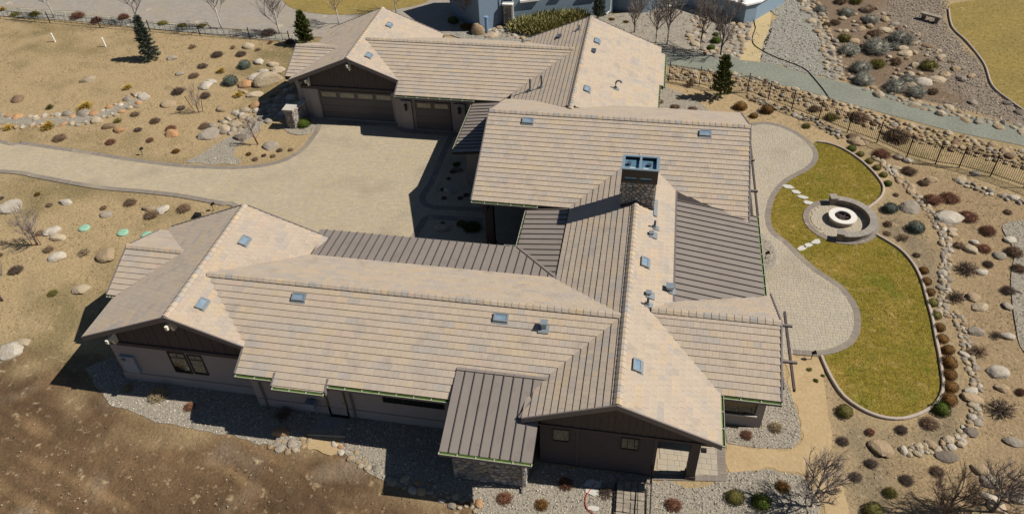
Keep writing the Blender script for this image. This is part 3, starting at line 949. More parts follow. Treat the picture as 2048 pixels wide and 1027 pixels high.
# ------------------------------------------------------------------ trellis beams on the east gable ends
def beam_set(x_list, y0, y1, z, crosses, xa, xb):
    root = MB()
    for (x, a, b, zz) in x_list:
        root.box(x - .05, x + .05, a, b, zz - .09, zz + .09)
    o = hp(root.build('trellis_beam', M['wood']))
    for y, zz in crosses:
        mb = MB(); mb.box(xa, xb, y - .055, y + .055, zz - .02, zz + .10)
        mb.build('trellis_bracket', M['trim'], o)
beam_set([(7.95, 24.3, 29.4, 3.25), (7.45, 24.35, 27.3, 3.25)], 0, 0, 0, [(28.3, 3.36), (25.9, 3.36)], 7.0, 8.2)
beam_set([(6.68, 36.4, 47.0, 3.7), (7.0, 36.6, 45.0, 3.7)], 0, 0, 0, [(45.6, 3.8), (42.2, 3.8), (38.9, 3.8)], 6.2, 7.12)

# ------------------------------------------------------------------ ground and paving
def smooth(pts, closed=False, step=.3):
    """Catmull-Rom through plan points, resampled"""
    out = []
    n = len(pts)
    rng_ = range(n if closed else n - 1)
    for i in rng_:
        g = (lambda k: pts[k % n]) if closed else (lambda k: pts[min(max(k, 0), n - 1)])
        p0, p1, p2, p3 = (Vector(g(i + k)[:2]) for k in (-1, 0, 1, 2))
        m = max(1, int((p2 - p1).length / step))
        for j in range(m):
            t = j / m
            out.append(tuple(.5 * ((2 * p1) + (p2 - p0) * t + (2 * p0 - 5 * p1 + 4 * p2 - p3) * t * t + (3 * p1 - p0 - 3 * p2 + p3) * t ** 3)))
    if not closed:
        out.append(tuple(pts[-1][:2]))
    return out

def sheet(name, poly, z, m, kind='structure', tint=False):
    poly = ccw([tuple(p[:2]) for p in poly])
    n = len(poly)
    mb = MB()
    mb.add([(x, y, z) for x, y in poly] + [(x, y, -.12) for x, y in poly], [tuple(range(n))] + [(i, i + n, (i + 1) % n + n, (i + 1) % n) for i in range(n)])
    return tag(mb.build(name, m), kind=kind)

def pip(poly, X, Y):
    X, Y = np.asarray(X), np.asarray(Y)
    ins = np.zeros(X.shape, bool)
    n = len(poly)
    for i in range(n):
        x0, y0 = poly[i][:2]
        x1, y1 = poly[(i + 1) % n][:2]
        if y0 == y1:
            continue
        c = ((y0 > Y) != (y1 > Y)) & (X < (x1 - x0) * (Y - y0) / (y1 - y0) + x0)
        ins ^= c
    return ins

def sdist(poly, X, Y):
    """signed distance to a plan polygon, positive inside"""
    d = np.full(X.shape, 1e9)
    n = len(poly)
    for i in range(n):
        x0, y0 = poly[i][:2]
        x1, y1 = poly[(i + 1) % n][:2]
        dx, dy = x1 - x0, y1 - y0
        t = np.clip(((X - x0) * dx + (Y - y0) * dy) / max(dx * dx + dy * dy, 1e-9), 0, 1)
        d = np.minimum(d, np.hypot(X - x0 - t * dx, Y - y0 - t * dy))
    return np.where(pip(poly, X, Y), d, -d)

def np_mesh(name, V, F, tint=None, mats=None):
    """mesh from numpy arrays: V (n,3), F (m,k)"""
    me = bpy.data.meshes.new(name)
    k = F.shape[1]
    me.vertices.add(len(V))
    me.vertices.foreach_set('co', np.ascontiguousarray(V, np.float32).ravel())
    me.loops.add(F.size)
    me.loops.foreach_set('vertex_index', np.ascontiguousarray(F, np.int32).ravel())
    me.polygons.add(len(F))
    me.polygons.foreach_set('loop_start', np.arange(len(F), dtype=np.int32) * k)
    me.polygons.foreach_set('use_smooth', np.zeros(len(F), bool))
    if tint is not None:
        a = me.attributes.new('tint', 'FLOAT_COLOR', 'FACE')
        c = np.ones((len(F), 4), np.float32)
        c[:, :3] = tint
        a.data.foreach_set('color', c.ravel())
    for m in (mats or []):
        me.materials.append(m)
    me.update(calc_edges=True)
    me.validate()
    return me

def scatter(name, polys, density, smin, smax, palette, m, parent=None, z=.0, flat=.6, holes=(), edge=0., keep=None, sink=.3):
    """many small stones as one mesh (stuff)"""
    pts = []
    for poly in polys:
        xs, ys = [p[0] for p in poly], [p[1] for p in poly]
        A = (max(xs) - min(xs)) * (max(ys) - min(ys))
        n = int(A * density)
        X, Y = rng.uniform(min(xs), max(xs), n), rng.uniform(min(ys), max(ys), n)
        k = pip(poly, X, Y)
        for h in holes:
            k &= ~pip(h, X, Y)
        if keep is not None:
            k &= keep(X, Y)
        pts.append(np.stack([X[k], Y[k]], 1))
    pts = np.concatenate(pts)
    n = len(pts)
    base = np.array([(1, 0, 0), (-1, 0, 0), (0, 1, 0), (0, -1, 0), (0, 0, 1), (0, 0, -1)], float)
    tri = np.array([(0, 2, 4), (2, 1, 4), (1, 3, 4), (3, 0, 4), (2, 0, 5), (1, 2, 5), (3, 1, 5), (0, 3, 5)])
    s = rng.uniform(smin, smax, n) * rng.uniform(.7, 1.0, n)
    Vv = base[None] * (s[:, None, None] * rng.uniform(.65, 1.35, (n, 6, 1)))
    Vv = Vv + rng.normal(0, .22, (n, 6, 3)) * s[:, None, None]
    a = rng.uniform(0, 6.28, n)
    ca, sa = np.cos(a)[:, None], np.sin(a)[:, None]
    x, y = Vv[..., 0] * ca - Vv[..., 1] * sa, Vv[..., 0] * sa + Vv[..., 1] * ca
    zz = Vv[..., 2] * flat
    Vv = np.stack([x + pts[:, :1], y + pts[:, 1:], zz + z + (s * flat * (1 - sink))[:, None] * .6], -1)
    F = (tri[None] + (np.arange(n) * 6)[:, None, None]).reshape(-1, 3)
    pal = np.array([p[:3] for p in palette])
    c = pal[rng.integers(0, len(pal), n)] * rng.uniform(.75, 1.25, (n, 1))
    me = np_mesh(name, Vv.reshape(-1, 3), F, np.repeat(c, 8, 0), [m])
    return tag(link(name, me, parent), kind='stuff')

M['stonebits'] = mat('small_stones', tint=True, rough=.95, spec=.1)
GRAVEL = [(.40, .35, .275), (.31, .272, .215), (.25, .225, .19), (.47, .42, .34), (.34, .285, .21), (.18, .16, .14)]

# outlines
drive_top = smooth([(-64.0, 47.2)] + [(-49.56, 43.61), (-47.46, 43.58), (-44.20, 43.27), (-41.01, 42.97), (-37.84, 42.58), (-34.83, 42.33), (-32.90, 42.27), (-31.06, 42.35), (-29.31, 42.51), (-27.64, 42.91), (-26.41, 43.53), (-25.65, 44.36), (-25.20, 45.50), (-25.11, 46.71), (-25.09, 47.94), (-25.20, 48.96)] + [(-24.9, 49.8)])
drive_bot = smooth([(-58.0, 38.6)] + [(-46.45, 39.47), (-43.37, 39.23), (-40.24, 38.82), (-37.27, 38.53), (-34.53, 38.53), (-31.74, 38.42), (-29.88, 38.19), (-27.99, 37.93), (-26.71, 37.64)] + [(-19.5, 33.2), (-17.0, 31.9)])
court_e = smooth([(-14.06, 49.00), (-14.07, 45.62), (-14.05, 42.46), (-14.21, 41.24), (-14.22, 40.60), (-13.94, 40.07), (-13.39, 39.86), (-11.64, 39.97), (-10.03, 40.02)])
drive_poly = drive_top + [(-13.9, 49.15), (-11.7, 49.15), (-11.7, 42.6), (-8.8, 42.6), (-8.8, 41.5), (-3.5, 41.5), (-3.5, 29.6), (-17.0, 29.6)] + drive_bot[::-1]
bed1 = smooth([(-13.56, 45.88), (-13.64, 43.12), (-13.69, 40.61), (-13.52, 40.23), (-13.07, 40.12), (-11.35, 40.24)], step=.25) + [(-8.95, 42.4), (-11.5, 42.4)]
bed2 = [(-13.74, 38.16), (-13.55, 38.35), (-9.70, 38.59)] + [(-8.6, 31.5), (-11.2, 31.3)] + [(-13.50, 36.26)]
patio_edge = smooth([(8.09, 53.00), (9.00, 53.40), (10.20, 53.18), (11.29, 52.39), (12.05, 51.37), (12.50, 50.34), (12.61, 49.24), (12.32, 48.18), (11.75, 47.30), (11.08, 46.61), (10.38, 45.91), (9.78, 45.01), (9.23, 43.85), (8.89, 42.53), (8.73, 41.43), (8.80, 40.30), (9.12, 39.73), (9.54, 39.24), (10.23, 38.08), (10.93, 36.97), (11.64, 36.22), (12.34, 35.49), (12.73, 34.65), (12.98, 33.74), (12.95, 32.62), (12.73, 31.71), (12.30, 30.86), (11.73, 30.34), (11.10, 29.96), (10.48, 29.73), (9.75, 29.62), (9.03, 29.62)])
patio_poly = patio_edge + [(7.0, 26.9), (6.1, 29.5), (2.5, 29.5), (2.5, 36.3), (6.1, 36.3), (6.1, 46.8)]
curb_n = smooth([(12.72, 51.04), (13.31, 50.98), (14.22, 50.49), (15.04, 49.55), (15.66, 48.48), (16.11, 47.37), (16.38, 46.28), (16.38, 45.58), (16.11, 44.75), (15.53, 43.90), (14.99, 43.28)])
curb_s = smooth([(15.09, 40.54), (15.70, 39.94), (16.27, 39.24), (16.63, 38.40), (16.84, 37.48), (16.92, 36.26), (16.87, 34.86), (16.82, 33.37), (16.68, 31.90), (16.59, 30.73), (16.47, 29.73), (16.31, 28.59), (15.99, 27.76), (15.52, 27.12), (14.73, 26.48), (13.88, 26.07), (13.13, 25.99), (12.47, 26.14), (11.87, 26.48), (11.28, 27.06), (10.94, 27.80), (10.70, 28.60), (10.54, 29.34), (10.48, 29.69)])
lawn_poly = curb_n + curb_s + patio_edge[::-1]
# lawn edge follows the patio only between the two curb ends
def nearest_i(path, p):
    return min(range(len(path)), key=lambda i: math.hypot(path[i][0] - p[0], path[i][1] - p[1]))
_i0, _i1 = nearest_i(patio_edge, curb_n[0]), nearest_i(patio_edge, curb_s[-1])
lawn_poly = curb_n + curb_s + patio_edge[_i0:_i1 + 1][::-1]
porch_poly = [(1.95, 20.75)] + [(5.30, 21.20), (5.26, 24.53)] + [(1.95, 24.5)]
tear_poly = smooth([(7.92, 39.57), (8.42, 38.85), (8.65, 37.58), (8.38, 36.66), (7.85, 36.23)]) + [(6.6, 33.0)]
path_poly = smooth([(8.82, 29.88), (9.11, 29.38), (10.46, 29.54), (10.43, 28.02), (10.36, 26.07), (10.25, 24.24), (10.25, 22.83), (10.48, 21.02), (10.73, 19.11), (9.96, 18.75), (9.69, 20.14), (9.41, 21.42), (8.88, 22.18), (7.76, 22.15), (6.39, 21.96), (5.36, 21.80), (5.41, 23.27), (5.99, 23.22), (7.39, 23.26), (8.56, 23.50), (8.93, 24.04), (8.99, 25.55), (8.59, 27.75)], True)
step_pad = [(-14.86, 22.03), (-13.29, 22.14), (-13.38, 20.89), (-14.98, 20.83)]
dirt_path = [(-14.96, 20.77), (-13.13, 20.93), (-12.86, 20.00), (-14.72, 19.77)]
gravel_s = [(-27.40, 22.00), (-26.10, 20.99), (-24.33, 20.67), (-23.10, 20.44), (-20.86, 20.27), (-18.68, 20.08), (-17.18, 19.89), (-15.08, 19.68), (-15.11, 20.75), (-13.13, 20.93), (-13.05, 20.11), (-11.79, 19.31), (-10.50, 18.92), (-9.66, 18.73), (-8.07, 18.39), (-6.05, 18.34), (-5.69, 17.49), (-4.43, 16.25), (9.52, 18.45), (9.36, 20.59), (8.87, 22.07), (7.75, 22.09), (5.36, 21.80)] + [(4.2, 20.7), (1.9, 20.7), (1.9, 20.9), (-3.3, 20.9), (-3.8, 19.6), (-7.2, 19.6), (-7.3, 22.1), (-18.0, 22.1), (-18.0, 22.7), (-26.1, 22.7), (-26.3, 25.5)] + [(-28.85, 23.09)]
gravel_g = smooth([(5.33, 24.39), (5.41, 23.36), (6.00, 23.31), (7.39, 23.35), (8.52, 23.60), (8.84, 24.09), (8.89, 25.47), (8.56, 27.41), (8.30, 28.22)]) + [(7.1, 27.0), (7.1, 24.5)]
gravel_nw = smooth([(-33.08, 42.62), (-32.42, 44.19), (-31.85, 45.52), (-31.30, 46.81), (-30.65, 48.30), (-30.47, 50.02), (-30.22, 51.74), (-29.45, 53.07), (-28.23, 51.16), (-28.07, 49.22), (-29.24, 49.47), (-29.46, 48.29), (-29.68, 46.64), (-30.10, 45.31), (-30.03, 44.28), (-29.00, 42.94), (-30.43, 42.63), (-32.00, 42.56)], True)
gravel_pillar = smooth([(-27.73, 48.20), (-26.92, 49.51), (-25.39, 49.93), (-25.17, 48.67), (-25.48, 47.45), (-26.66, 47.31)], True)
gravel_back = smooth([(0.98, 57.78), (2.16, 57.58), (3.96, 56.16), (5.29, 54.14), (5.45, 53.12), (1.00, 52.58)], True)
gravel_e = smooth([(22.96, 42.51), (24.45, 43.32), (26.34, 43.58), (22.38, 31.15), (21.01, 31.59), (21.24, 33.93), (21.99, 37.31), (22.96, 40.16)], True)
road_poly = smooth([(-0.41, 65.31), (1.36, 64.90), (4.75, 64.11), (6.74, 63.90), (9.82, 63.35), (12.75, 61.78), (15.24, 60.68), (18.27, 59.28), (19.90, 58.51), (22.34, 57.16), (25.37, 55.81), (27.85, 54.90), (32.32, 53.07), (31.37, 50.42), (27.08, 52.29), (23.17, 53.56), (20.20, 54.83), (17.42, 56.20), (14.82, 57.52), (12.10, 58.90), (9.23, 60.00), (6.64, 60.66), (4.72, 61.15), (1.45, 61.78), (-0.72, 62.56)], True)
gravel_ne = [(10.18, 76.51), (11.66, 73.14), (10.73, 69.77), (9.96, 66.13), (9.46, 63.68), (9.86, 63.36), (12.75, 61.78), (15.33, 60.78), (16.09, 61.72), (15.82, 66.76), (15.37, 71.86), (15.13, 76.99), (14.95, 80.73), (10.51, 80.31)]
creek_l = smooth([(-55.05, 47.16), (-52.24, 47.18), (-49.84, 47.07), (-47.73, 47.01), (-45.71, 47.72), (-43.86, 48.74), (-42.81, 50.01), (-41.69, 51.22), (-41.12, 50.79), (-41.86, 49.71), (-42.37, 48.52), (-43.61, 47.27), (-45.73, 46.40), (-48.18, 46.02), (-51.32, 45.95), (-54.19, 46.07)], True)
far_lawn = smooth([(27.49, 76.08), (28.12, 77.30), (29.90, 78.18), (35.17, 79.88), (42.62, 82.04), (31.37, 50.42), (28.57, 57.37), (27.99, 58.83), (27.35, 61.15), (27.71, 64.97), (27.41, 68.97), (26.88, 71.97)], True)
top_road = [(-93.29, 75.22), (-85.05, 66.52), (-67.32, 67.22), (-58.19, 66.63), (-49.08, 65.39), (-40.69, 64.66), (-32.69, 63.95), (-27.61, 63.64), (-18.49, 65.66), (-19.28, 70.04), (-20.62, 81.63)]
top_lawn = smooth([(-39.66, 75.67), (-37.37, 71.29), (-34.88, 69.43), (-31.48, 68.82), (-27.54, 69.45), (-24.88, 70.91), (-22.74, 72.58), (-22.02, 75.97), (-22.48, 80.03), (-33.93, 81.95)], True)
top_gravel = [(-85.05, 66.52), (-67.32, 67.22), (-58.19, 66.63), (-49.08, 65.39), (-40.69, 64.66), (-32.69, 63.95), (-32.17, 62.63), (-39.98, 63.19), (-48.28, 63.99), (-57.00, 64.82), (-65.75, 65.14), (-83.48, 64.86)]
nb_gravel = [(-18.49, 65.66), (-15.29, 64.12), (-10.41, 65.46), (-4.84, 69.79), (-3.81, 71.82), (-14.42, 69.38), (-19.55, 71.19)]
nb_yard = [(-4.84, 69.79), (1.39, 63.74), (4.75, 63.92), (9.44, 63.31), (10.03, 65.84), (11.00, 70.33), (9.98, 71.86), (7.64, 70.52), (3.04, 74.37), (-3.57, 71.85)]
mulch_poly = smooth([(15.60, 79.50), (15.59, 71.88), (15.95, 66.77), (16.14, 61.56), (18.64, 60.15), (21.70, 58.40), (26.45, 55.80), (29.52, 54.62), (28.94, 57.20), (27.36, 60.50), (27.39, 64.93), (26.99, 68.93), (26.60, 73.54), (28.04, 81.94)], True)
sage_poly = smooth([(15.60, 79.50), (15.59, 71.88), (15.95, 66.77), (16.14, 61.56), (18.64, 60.15), (21.75, 58.64), (24.30, 58.55), (23.73, 62.59), (22.89, 68.00), (21.72, 73.05), (22.05, 80.11)], True)
dirt_poly = [(-50.53, 22.81), (-37.35, 23.14), (-31.91, 22.64), (-29.04, 22.46), (-26.78, 21.48), (-24.15, 20.69), (-20.86, 20.27), (-18.59, 20.07), (-15.00, 19.67), (-12.81, 20.00), (-10.48, 18.87), (-8.01, 18.14), (-5.95, 18.20), (-5.43, 17.04), (-4.02, 14.10), (-4.80, 8.48), (-30.38, 4.23)]
se_poly = smooth([(10.46, 29.54), (11.30, 26.84), (12.78, 25.76), (14.97, 26.30), (16.33, 28.24), (17.06, 31.44), (17.13, 36.63), (16.13, 40.19), (15.31, 40.57), (15.95, 44.34), (16.91, 44.47), (18.61, 39.56), (17.23, 31.11), (17.03, 27.70), (16.53, 25.20), (15.21, 24.28), (12.28, 24.12), (13.09, 22.46), (13.46, 19.08), (10.76, 18.65), (10.26, 22.56), (10.35, 25.45)], True)
desert_poly = smooth([(15.00, 50.92), (16.67, 48.55), (18.26, 41.98), (18.54, 38.62), (17.90, 33.45), (17.35, 28.06), (16.76, 25.23), (15.12, 23.85), (13.19, 23.01), (13.46, 19.08), (22.65, 20.53), (32.96, 46.58), (25.33, 46.13), (21.18, 48.20)], True)
yard_ne = smooth([(1.32, 58.75), (4.36, 58.25), (7.90, 57.43), (12.56, 54.12), (15.05, 51.26), (12.88, 50.66), (11.66, 52.43), (9.56, 53.39), (8.09, 53.58), (2.06, 52.86)], True)

# the ground itself: one sheet, soil colours by place
def ground_colours(X, Y):
    n1 = np.array([noise.noise((x * .11, y * .11, 0)) for x, y in zip(X, Y)])
    n2 = np.array([noise.noise((x * .45, y * .45, 5)) for x, y in zip(X, Y)])
    n3 = np.array([noise.noise((x * .22, (y + x * .28) * 1.1, 9)) for x, y in zip(X, Y)])
    c = np.empty((len(X), 3))
    c[:] = (.325, .24, .132)
    def blend(col, w):
        w = np.clip(w, 0, 1)[:, None]
        c[:] = c * (1 - w) + np.array(col) * w
    blend((.195, .15, .075), (n1 + .6 * n2 - .02) * 1.5)
    blend((.345, .252, .135), (n3 - .15) * 1.2)
    def zone(poly, col, soft=.6):
        w = sdist(poly, X, Y) / soft + .5 + n2 * .9
        blend(col, w)
        return np.clip(w, 0, 1)
    zone(se_poly, (.205, .158, .098), 1.5)
    zone(desert_poly, (.262, .188, .108), 1.2)
    zone(yard_ne, (.34, .25, .14), 1.5)
    zone(path_poly, (.35, .255, .142), 2.2)
    zone(mulch_poly, (.20, .16, .122), 1.0)
    zone(sage_poly, (.165, .118, .080), 1.5)
    w = zone(dirt_poly, (.145, .092, .050), 3.0)
    blend((.075, .047, .027), w * ((n1 * 1.0 + n3 * .5) + (23.5 - Y) * .10 - .05))
    blend((.225, .145, .075), w * (n3 * 1.1 + n2 * .5 - .12) * 1.3)
    blend((.23, .19, .145), w * (n2 - .25) * 1.3)
    return c
gx = np.concatenate([np.arange(-84, -38, .34), np.arange(-38, -3, .13), np.arange(-3, 60.01, .34)])
gy = np.concatenate([np.arange(6, 13, .34), np.arange(13, 27.5, .12), np.arange(27.5, 100.01, .34)])
GX, GY = np.meshgrid(gx, gy)
hgt = np.array([noise.fractal((x * .35, y * .35, 3), 1., 2., 3) for x, y in zip(GX.ravel(), GY.ravel())]) * .03 - .05
rough = np.clip(sdist(dirt_poly, GX.ravel(), GY.ravel()) / 1.5, 0, 1)
hgt += rough * np.array([noise.fractal((x * .9, y * .5, 8), .8, 2., 4) for x, y in zip(GX.ravel(), GY.ravel())]) * .06 - rough * .02
rut = np.array([noise.noise((x * .12, (y + x * .28) * 1.25, 11)) + .5 * noise.noise((x * .2, (y + x * .28) * 3.2, 13)) for x, y in zip(GX.ravel(), GY.ravel())])
fine_ = np.array([noise.fractal((x * 1.3, (y + x * .28) * 3.6, 17), .7, 2., 3) if r > 0 else 0. for x, y, r in zip(GX.ravel(), GY.ravel(), rough)])
hgt += rough * (rut * .10 + fine_ * .045) - rough * .08
for p_ in (path_poly, gravel_s, gravel_g, gravel_nw, drive_poly, patio_poly, lawn_poly, creek_l, road_poly):
    wgt = np.clip(sdist(p_, GX.ravel(), GY.ravel()) / .5 + 1.5, 0, 1)
    hgt = hgt * (1 - wgt) + np.maximum(hgt, -.02) * wgt
hgt = np.minimum(hgt, -.012)
GV = np.stack([GX.ravel(), GY.ravel(), hgt], 1)
nx_, ny_ = len(gx), len(gy)
I0 = (np.arange(ny_ - 1)[:, None] * nx_ + np.arange(nx_ - 1)[None]).ravel()
GF = np.stack([I0, I0 + 1, I0 + 1 + nx_, I0 + nx_], 1)
me = np_mesh('ground', GV, GF)
at = me.attributes.new('tint', 'FLOAT_COLOR', 'POINT')
cc = np.ones((len(GV), 4), np.float32)
cc[:, :3] = ground_colours(GX.ravel(), GY.ravel())
at.data.foreach_set('color', cc.ravel())
M['soil'] = mat('dry_soil', tint=True, rough=1., spec=.05, fine=.26, fine_scale=7, vary=[((.17, .13, .072, 1), 1.1, -.13), ((.38, .29, .175, 1), 2.4, -.10), ((.11, .082, .046, 1), 6.0, -.16)], bump=.07, bump_scale=6.)
me.materials.append(M['soil'])
me.polygons.foreach_set('use_smooth', [True] * len(me.polygons))
tag(link('ground', me), kind='structure')
mb = MB(); mb.box(-700, 700, -500, 900, -1.2, -.3)
tag(mb.build('terrain', mat('distant_soil', (.34, .25, .13, 1), rough=1, spec=.05, vary=(.24, .19, .10, 1), scale=.05)), kind='structure')

# loose stones and clods on the soils
allhard = [drive_poly, patio_poly, lawn_poly]
scatter('soil_stones', [dirt_poly], 9, .012, .045, [(.30, .24, .17), (.20, .14, .09), (.42, .36, .27), (.12, .08, .05)], M['stonebits'], z=-.03,
        keep=lambda X, Y: (np.abs(X) < 40) & (Y > 9) & (rng.uniform(0, 1, X.shape) < np.clip((20.5 - Y) / 6 + .06, .04, .8)))
scatter('desert_stones', [desert_poly, se_poly, yard_ne], 5, .015, .05, [(.36, .27, .18), (.25, .19, .13), (.45, .40, .33)], M['stonebits'], z=-.03)
scatter('wood_chips', [mulch_poly], 30, .03, .10, [(.30, .255, .21), (.21, .17, .13), (.38, .335, .28), (.15, .115, .09), (.18, .14, .105)], M['stonebits'], z=-.02, flat=.35, holes=[sage_poly])

# dry grass and weeds growing thinly on the sand
def dry_grass(name, region, dens, h, cols, thr, z=-.04):
    xs, ys = [p[0] for p in region], [p[1] for p in region]
    n = int((max(xs) - min(xs)) * (max(ys) - min(ys)) * dens)
    X, Y = rng.uniform(min(xs), max(xs), n), rng.uniform(min(ys), max(ys), n)
    k = pip(region, X, Y)
    for p_ in (drive_poly, patio_poly, lawn_poly, path_poly, gravel_s, gravel_g, gravel_nw, creek_l, road_poly, dirt_poly, top_road, porch_poly, [(-27, 22), (7, 20), (7, 58), (-27, 58)]):
        k &= ~pip(p_, X, Y)
    X, Y = X[k], Y[k]
    nz = np.array([noise.noise((x * .25, y * .25, 21)) + .7 * noise.noise((x * 1.1, y * 1.1, 22)) for x, y in zip(X, Y)])
    k = nz + rng.normal(0, .2, len(nz)) > thr
    X, Y = X[k], Y[k]
    n = len(X)
    a = rng.uniform(0, 6.28, n)
    w = rng.uniform(.012, .022, n)
    L_ = rng.uniform(.4, 1.2, n) * h
    lean = rng.uniform(-1, 1, (n, 2)) * h
    Vv = np.stack([np.stack([X - np.cos(a) * w, Y - np.sin(a) * w, np.full(n, z)], 1), np.stack([X + np.cos(a) * w, Y + np.sin(a) * w, np.full(n, z)], 1),
                   np.stack([X + lean[:, 0], Y + lean[:, 1], z + L_], 1)], 1).reshape(-1, 3)
    c = np.array(cols)[rng.integers(0, len(cols), n)] * rng.uniform(.7, 1.2, (n, 1))
    tag(link(name, np_mesh(name, Vv, np.arange(3 * n).reshape(-1, 3), c, [M['stonebits']])), kind='stuff')
DRY = [(.30, .23, .12), (.22, .17, .085), (.16, .13, .065), (.38, .30, .17)]
dry_grass('dry_grass', [(-66, 20), (-20, 20), (-20, 74), (-66, 74)], 30, .15, DRY, .08)
dry_grass('dry_grass', [(2, 12), (34, 12), (34, 64), (2, 64)], 30, .13, [(.24, .18, .105), (.17, .13, .08), (.31, .24, .15)], .08)

# gravel beds
def ragged(poly, amp):
    out = []
    n = len(poly)
    for i in range(n):
        a, b = poly[i], poly[(i + 1) % n]
        m = max(1, int(math.dist(a[:2], b[:2]) / .3))
        for j in range(m):
            p = lerp(a[:2], b[:2], j / m)
            out.append((p[0] + noise.noise((p[0] * 1.3, p[1] * 1.3, 1)) * amp * 2, p[1] + noise.noise((p[0] * 1.3, p[1] * 1.3, 7)) * amp * 2))
    return out
gravel_s, gravel_nw, gravel_ne, creek_l = ragged(gravel_s, .12), ragged(gravel_nw, .15), ragged(gravel_ne, .2), ragged(creek_l, .12)
M['gravelbase'] = mat('gravel_base', (.29, .255, .20, 1), rough=1, spec=.05, fine=.45, fine_scale=9, vary=(.19, .17, .14, 1), scale=12, amount=.1, bump=.03, bump_scale=16)
for nm, poly, dens in (('gravel_bed', gravel_s, 95), ('gravel_bed', gravel_g, 95), ('gravel_bed', gravel_nw, 60), ('gravel_bed', gravel_pillar, 60), ('creek_gravel', creek_l, 45),
                       ('gravel_bed', tear_poly, 90), ('gravel_bed', gravel_back, 40), ('gravel_bed', gravel_e, 60)):
    lift = .045 if poly is tear_poly else .004
    sheet(nm, poly, lift, M['gravelbase'])
    scatter('gravel', [poly], dens, .025, .062, GRAVEL, M['stonebits'], z=lift)
M['road'] = mat('grey_green_gravel_road', (.205, .21, .17, 1), rough=1, spec=.05, fine=.25, fine_scale=5, vary=[((.165, .172, .14, 1), .5, .1), ((.25, .245, .195, 1), 1.5, -.1)], bump=.02, bump_scale=9)
sheet('gravel_road', road_poly, .006, M['road'])
M['ne'] = mat('pale_gravel', (.27, .255, .215, 1), rough=1, spec=.05, fine=.4, fine_scale=4, vary=(.20, .19, .16, 1), scale=6, bump=.03, bump_scale=8)
sheet('gravel_slope', gravel_ne, .002, M['ne'])
scatter('gravel', [gravel_ne], 14, .05, .11, GRAVEL, M['stonebits'], z=.0)
sheet('gravel_strip', top_gravel, .004, M['ne'])
scatter('gravel', [nb_gravel, top_gravel], 14, .04, .10, GRAVEL, M['stonebits'], z=.0)
sheet('gravel_yard', nb_gravel, .006, M['ne'])
M['chips'] = mat('neighbour_yard', (.30, .265, .215, 1), rough=1, spec=.05, fine=.3, fine_scale=5, vary=(.22, .19, .15, 1), scale=1.5, bump=.02, bump_scale=8)
sheet('gravel_yard', nb_yard, .002, M['chips'])
scatter('gravel', [nb_yard], 10, .04, .09, GRAVEL, M['stonebits'], z=.0)
M['dg'] = mat('decomposed_granite', (.385, .28, .155, 1), rough=1, spec=.05, fine=.15, fine_scale=6, vary=[((.33, .235, .125, 1), .9, .05), ((.43, .33, .20, 1), 2.2, -.1)], bump=.015, bump_scale=7)
path_poly = ragged(path_poly, .16)
sheet('path', path_poly, -.004, M['dg'])
sheet('path', ragged(dirt_path, .18), .002, M['dg'])
pathA = [(10.61, 76.55), (11.11, 73.09), (10.65, 69.76), (9.86, 66.61), (9.44, 63.31), (7.70, 63.49), (8.35, 66.45), (8.95, 69.58), (9.43, 71.80), (10.03, 76.50)]
sheet('path', pathA, .010, mat('tan_step_path', (.46, .36, .19, 1), rough=1, spec=.05, fine=.3, fine_scale=3, vary=(.36, .28, .16, 1), scale=3, stretch=(1, 4, 1)))

# lawns
M['lawn'] = mat('dormant_lawn', (.18, .140, .024, 1), rough=1, spec=.05, fine=.35, fine_scale=3.5,
                vary=[((.29, .195, .052, 1), .5, .02), ((.095, .12, .012, 1), .35, -.02), ((.30, .21, .075, 1), 1.8, -.06), ((.10, .11, .014, 1), 1.3, -.10)], bump=.05, bump_scale=10)
M['farlawn'] = mat('dry_lawn', (.24, .175, .058, 1), rough=1, spec=.05, fine=.25, fine_scale=3, vary=[((.185, .145, .05, 1), .3, .1), ((.29, .22, .09, 1), 1.2, -.05)], bump=.04, bump_scale=6)
lawn = sheet('lawn', lawn_poly, .012, M['lawn'])
fl = sheet('lawn', far_lawn, .012, M['farlawn'])
tl = sheet('lawn', top_lawn, .052, M['farlawn'])
def grass(poly, dens, h, cols, z, parent):
    xs, ys = [p[0] for p in poly], [p[1] for p in poly]
    n = int((max(xs) - min(xs)) * (max(ys) - min(ys)) * dens)
    X, Y = rng.uniform(min(xs), max(xs), n), rng.uniform(min(ys), max(ys), n)
    k = pip(poly, X, Y)
    X, Y = X[k], Y[k]
    n = len(X)
    a = rng.uniform(0, 6.28, n)
    w = .014
    L_ = rng.uniform(.6, 1.2, n) * h
    lean = rng.uniform(-1, 1, (n, 2)) * h * .7
    p0 = np.stack([X - np.cos(a) * w, Y - np.sin(a) * w, np.full(n, z)], 1)
    p1 = np.stack([X + np.cos(a) * w, Y + np.sin(a) * w, np.full(n, z)], 1)
    p2 = np.stack([X + lean[:, 0], Y + lean[:, 1], z + L_], 1)
    Vv = np.stack([p0, p1, p2], 1).reshape(-1, 3)
    f1 = np.array([noise.noise((x * .28, y * .28, 2)) * 1.3 for x, y in zip(X, Y)]) + np.array([noise.noise((x * 1.1, y * 1.1, 4)) for x, y in zip(X, Y)]) * .7 + rng.normal(0, .18, n)
    f = np.clip(f1 * 1.15 + .5, 0, 1)[:, None]
    c = np.array(cols[0]) * (1 - f) + np.array(cols[1]) * f
    me = np_mesh('grass', Vv, np.arange(3 * n).reshape(-1, 3), c, [M['stonebits']])
    tag(link('grass', me, parent), kind='stuff')
grass(lawn_poly, 260, .045, [(.085, .105, .011), (.31, .21, .055)], .012, lawn)
grass(far_lawn, 20, .10, [(.18, .14, .045), (.30, .22, .085)], .012, fl)

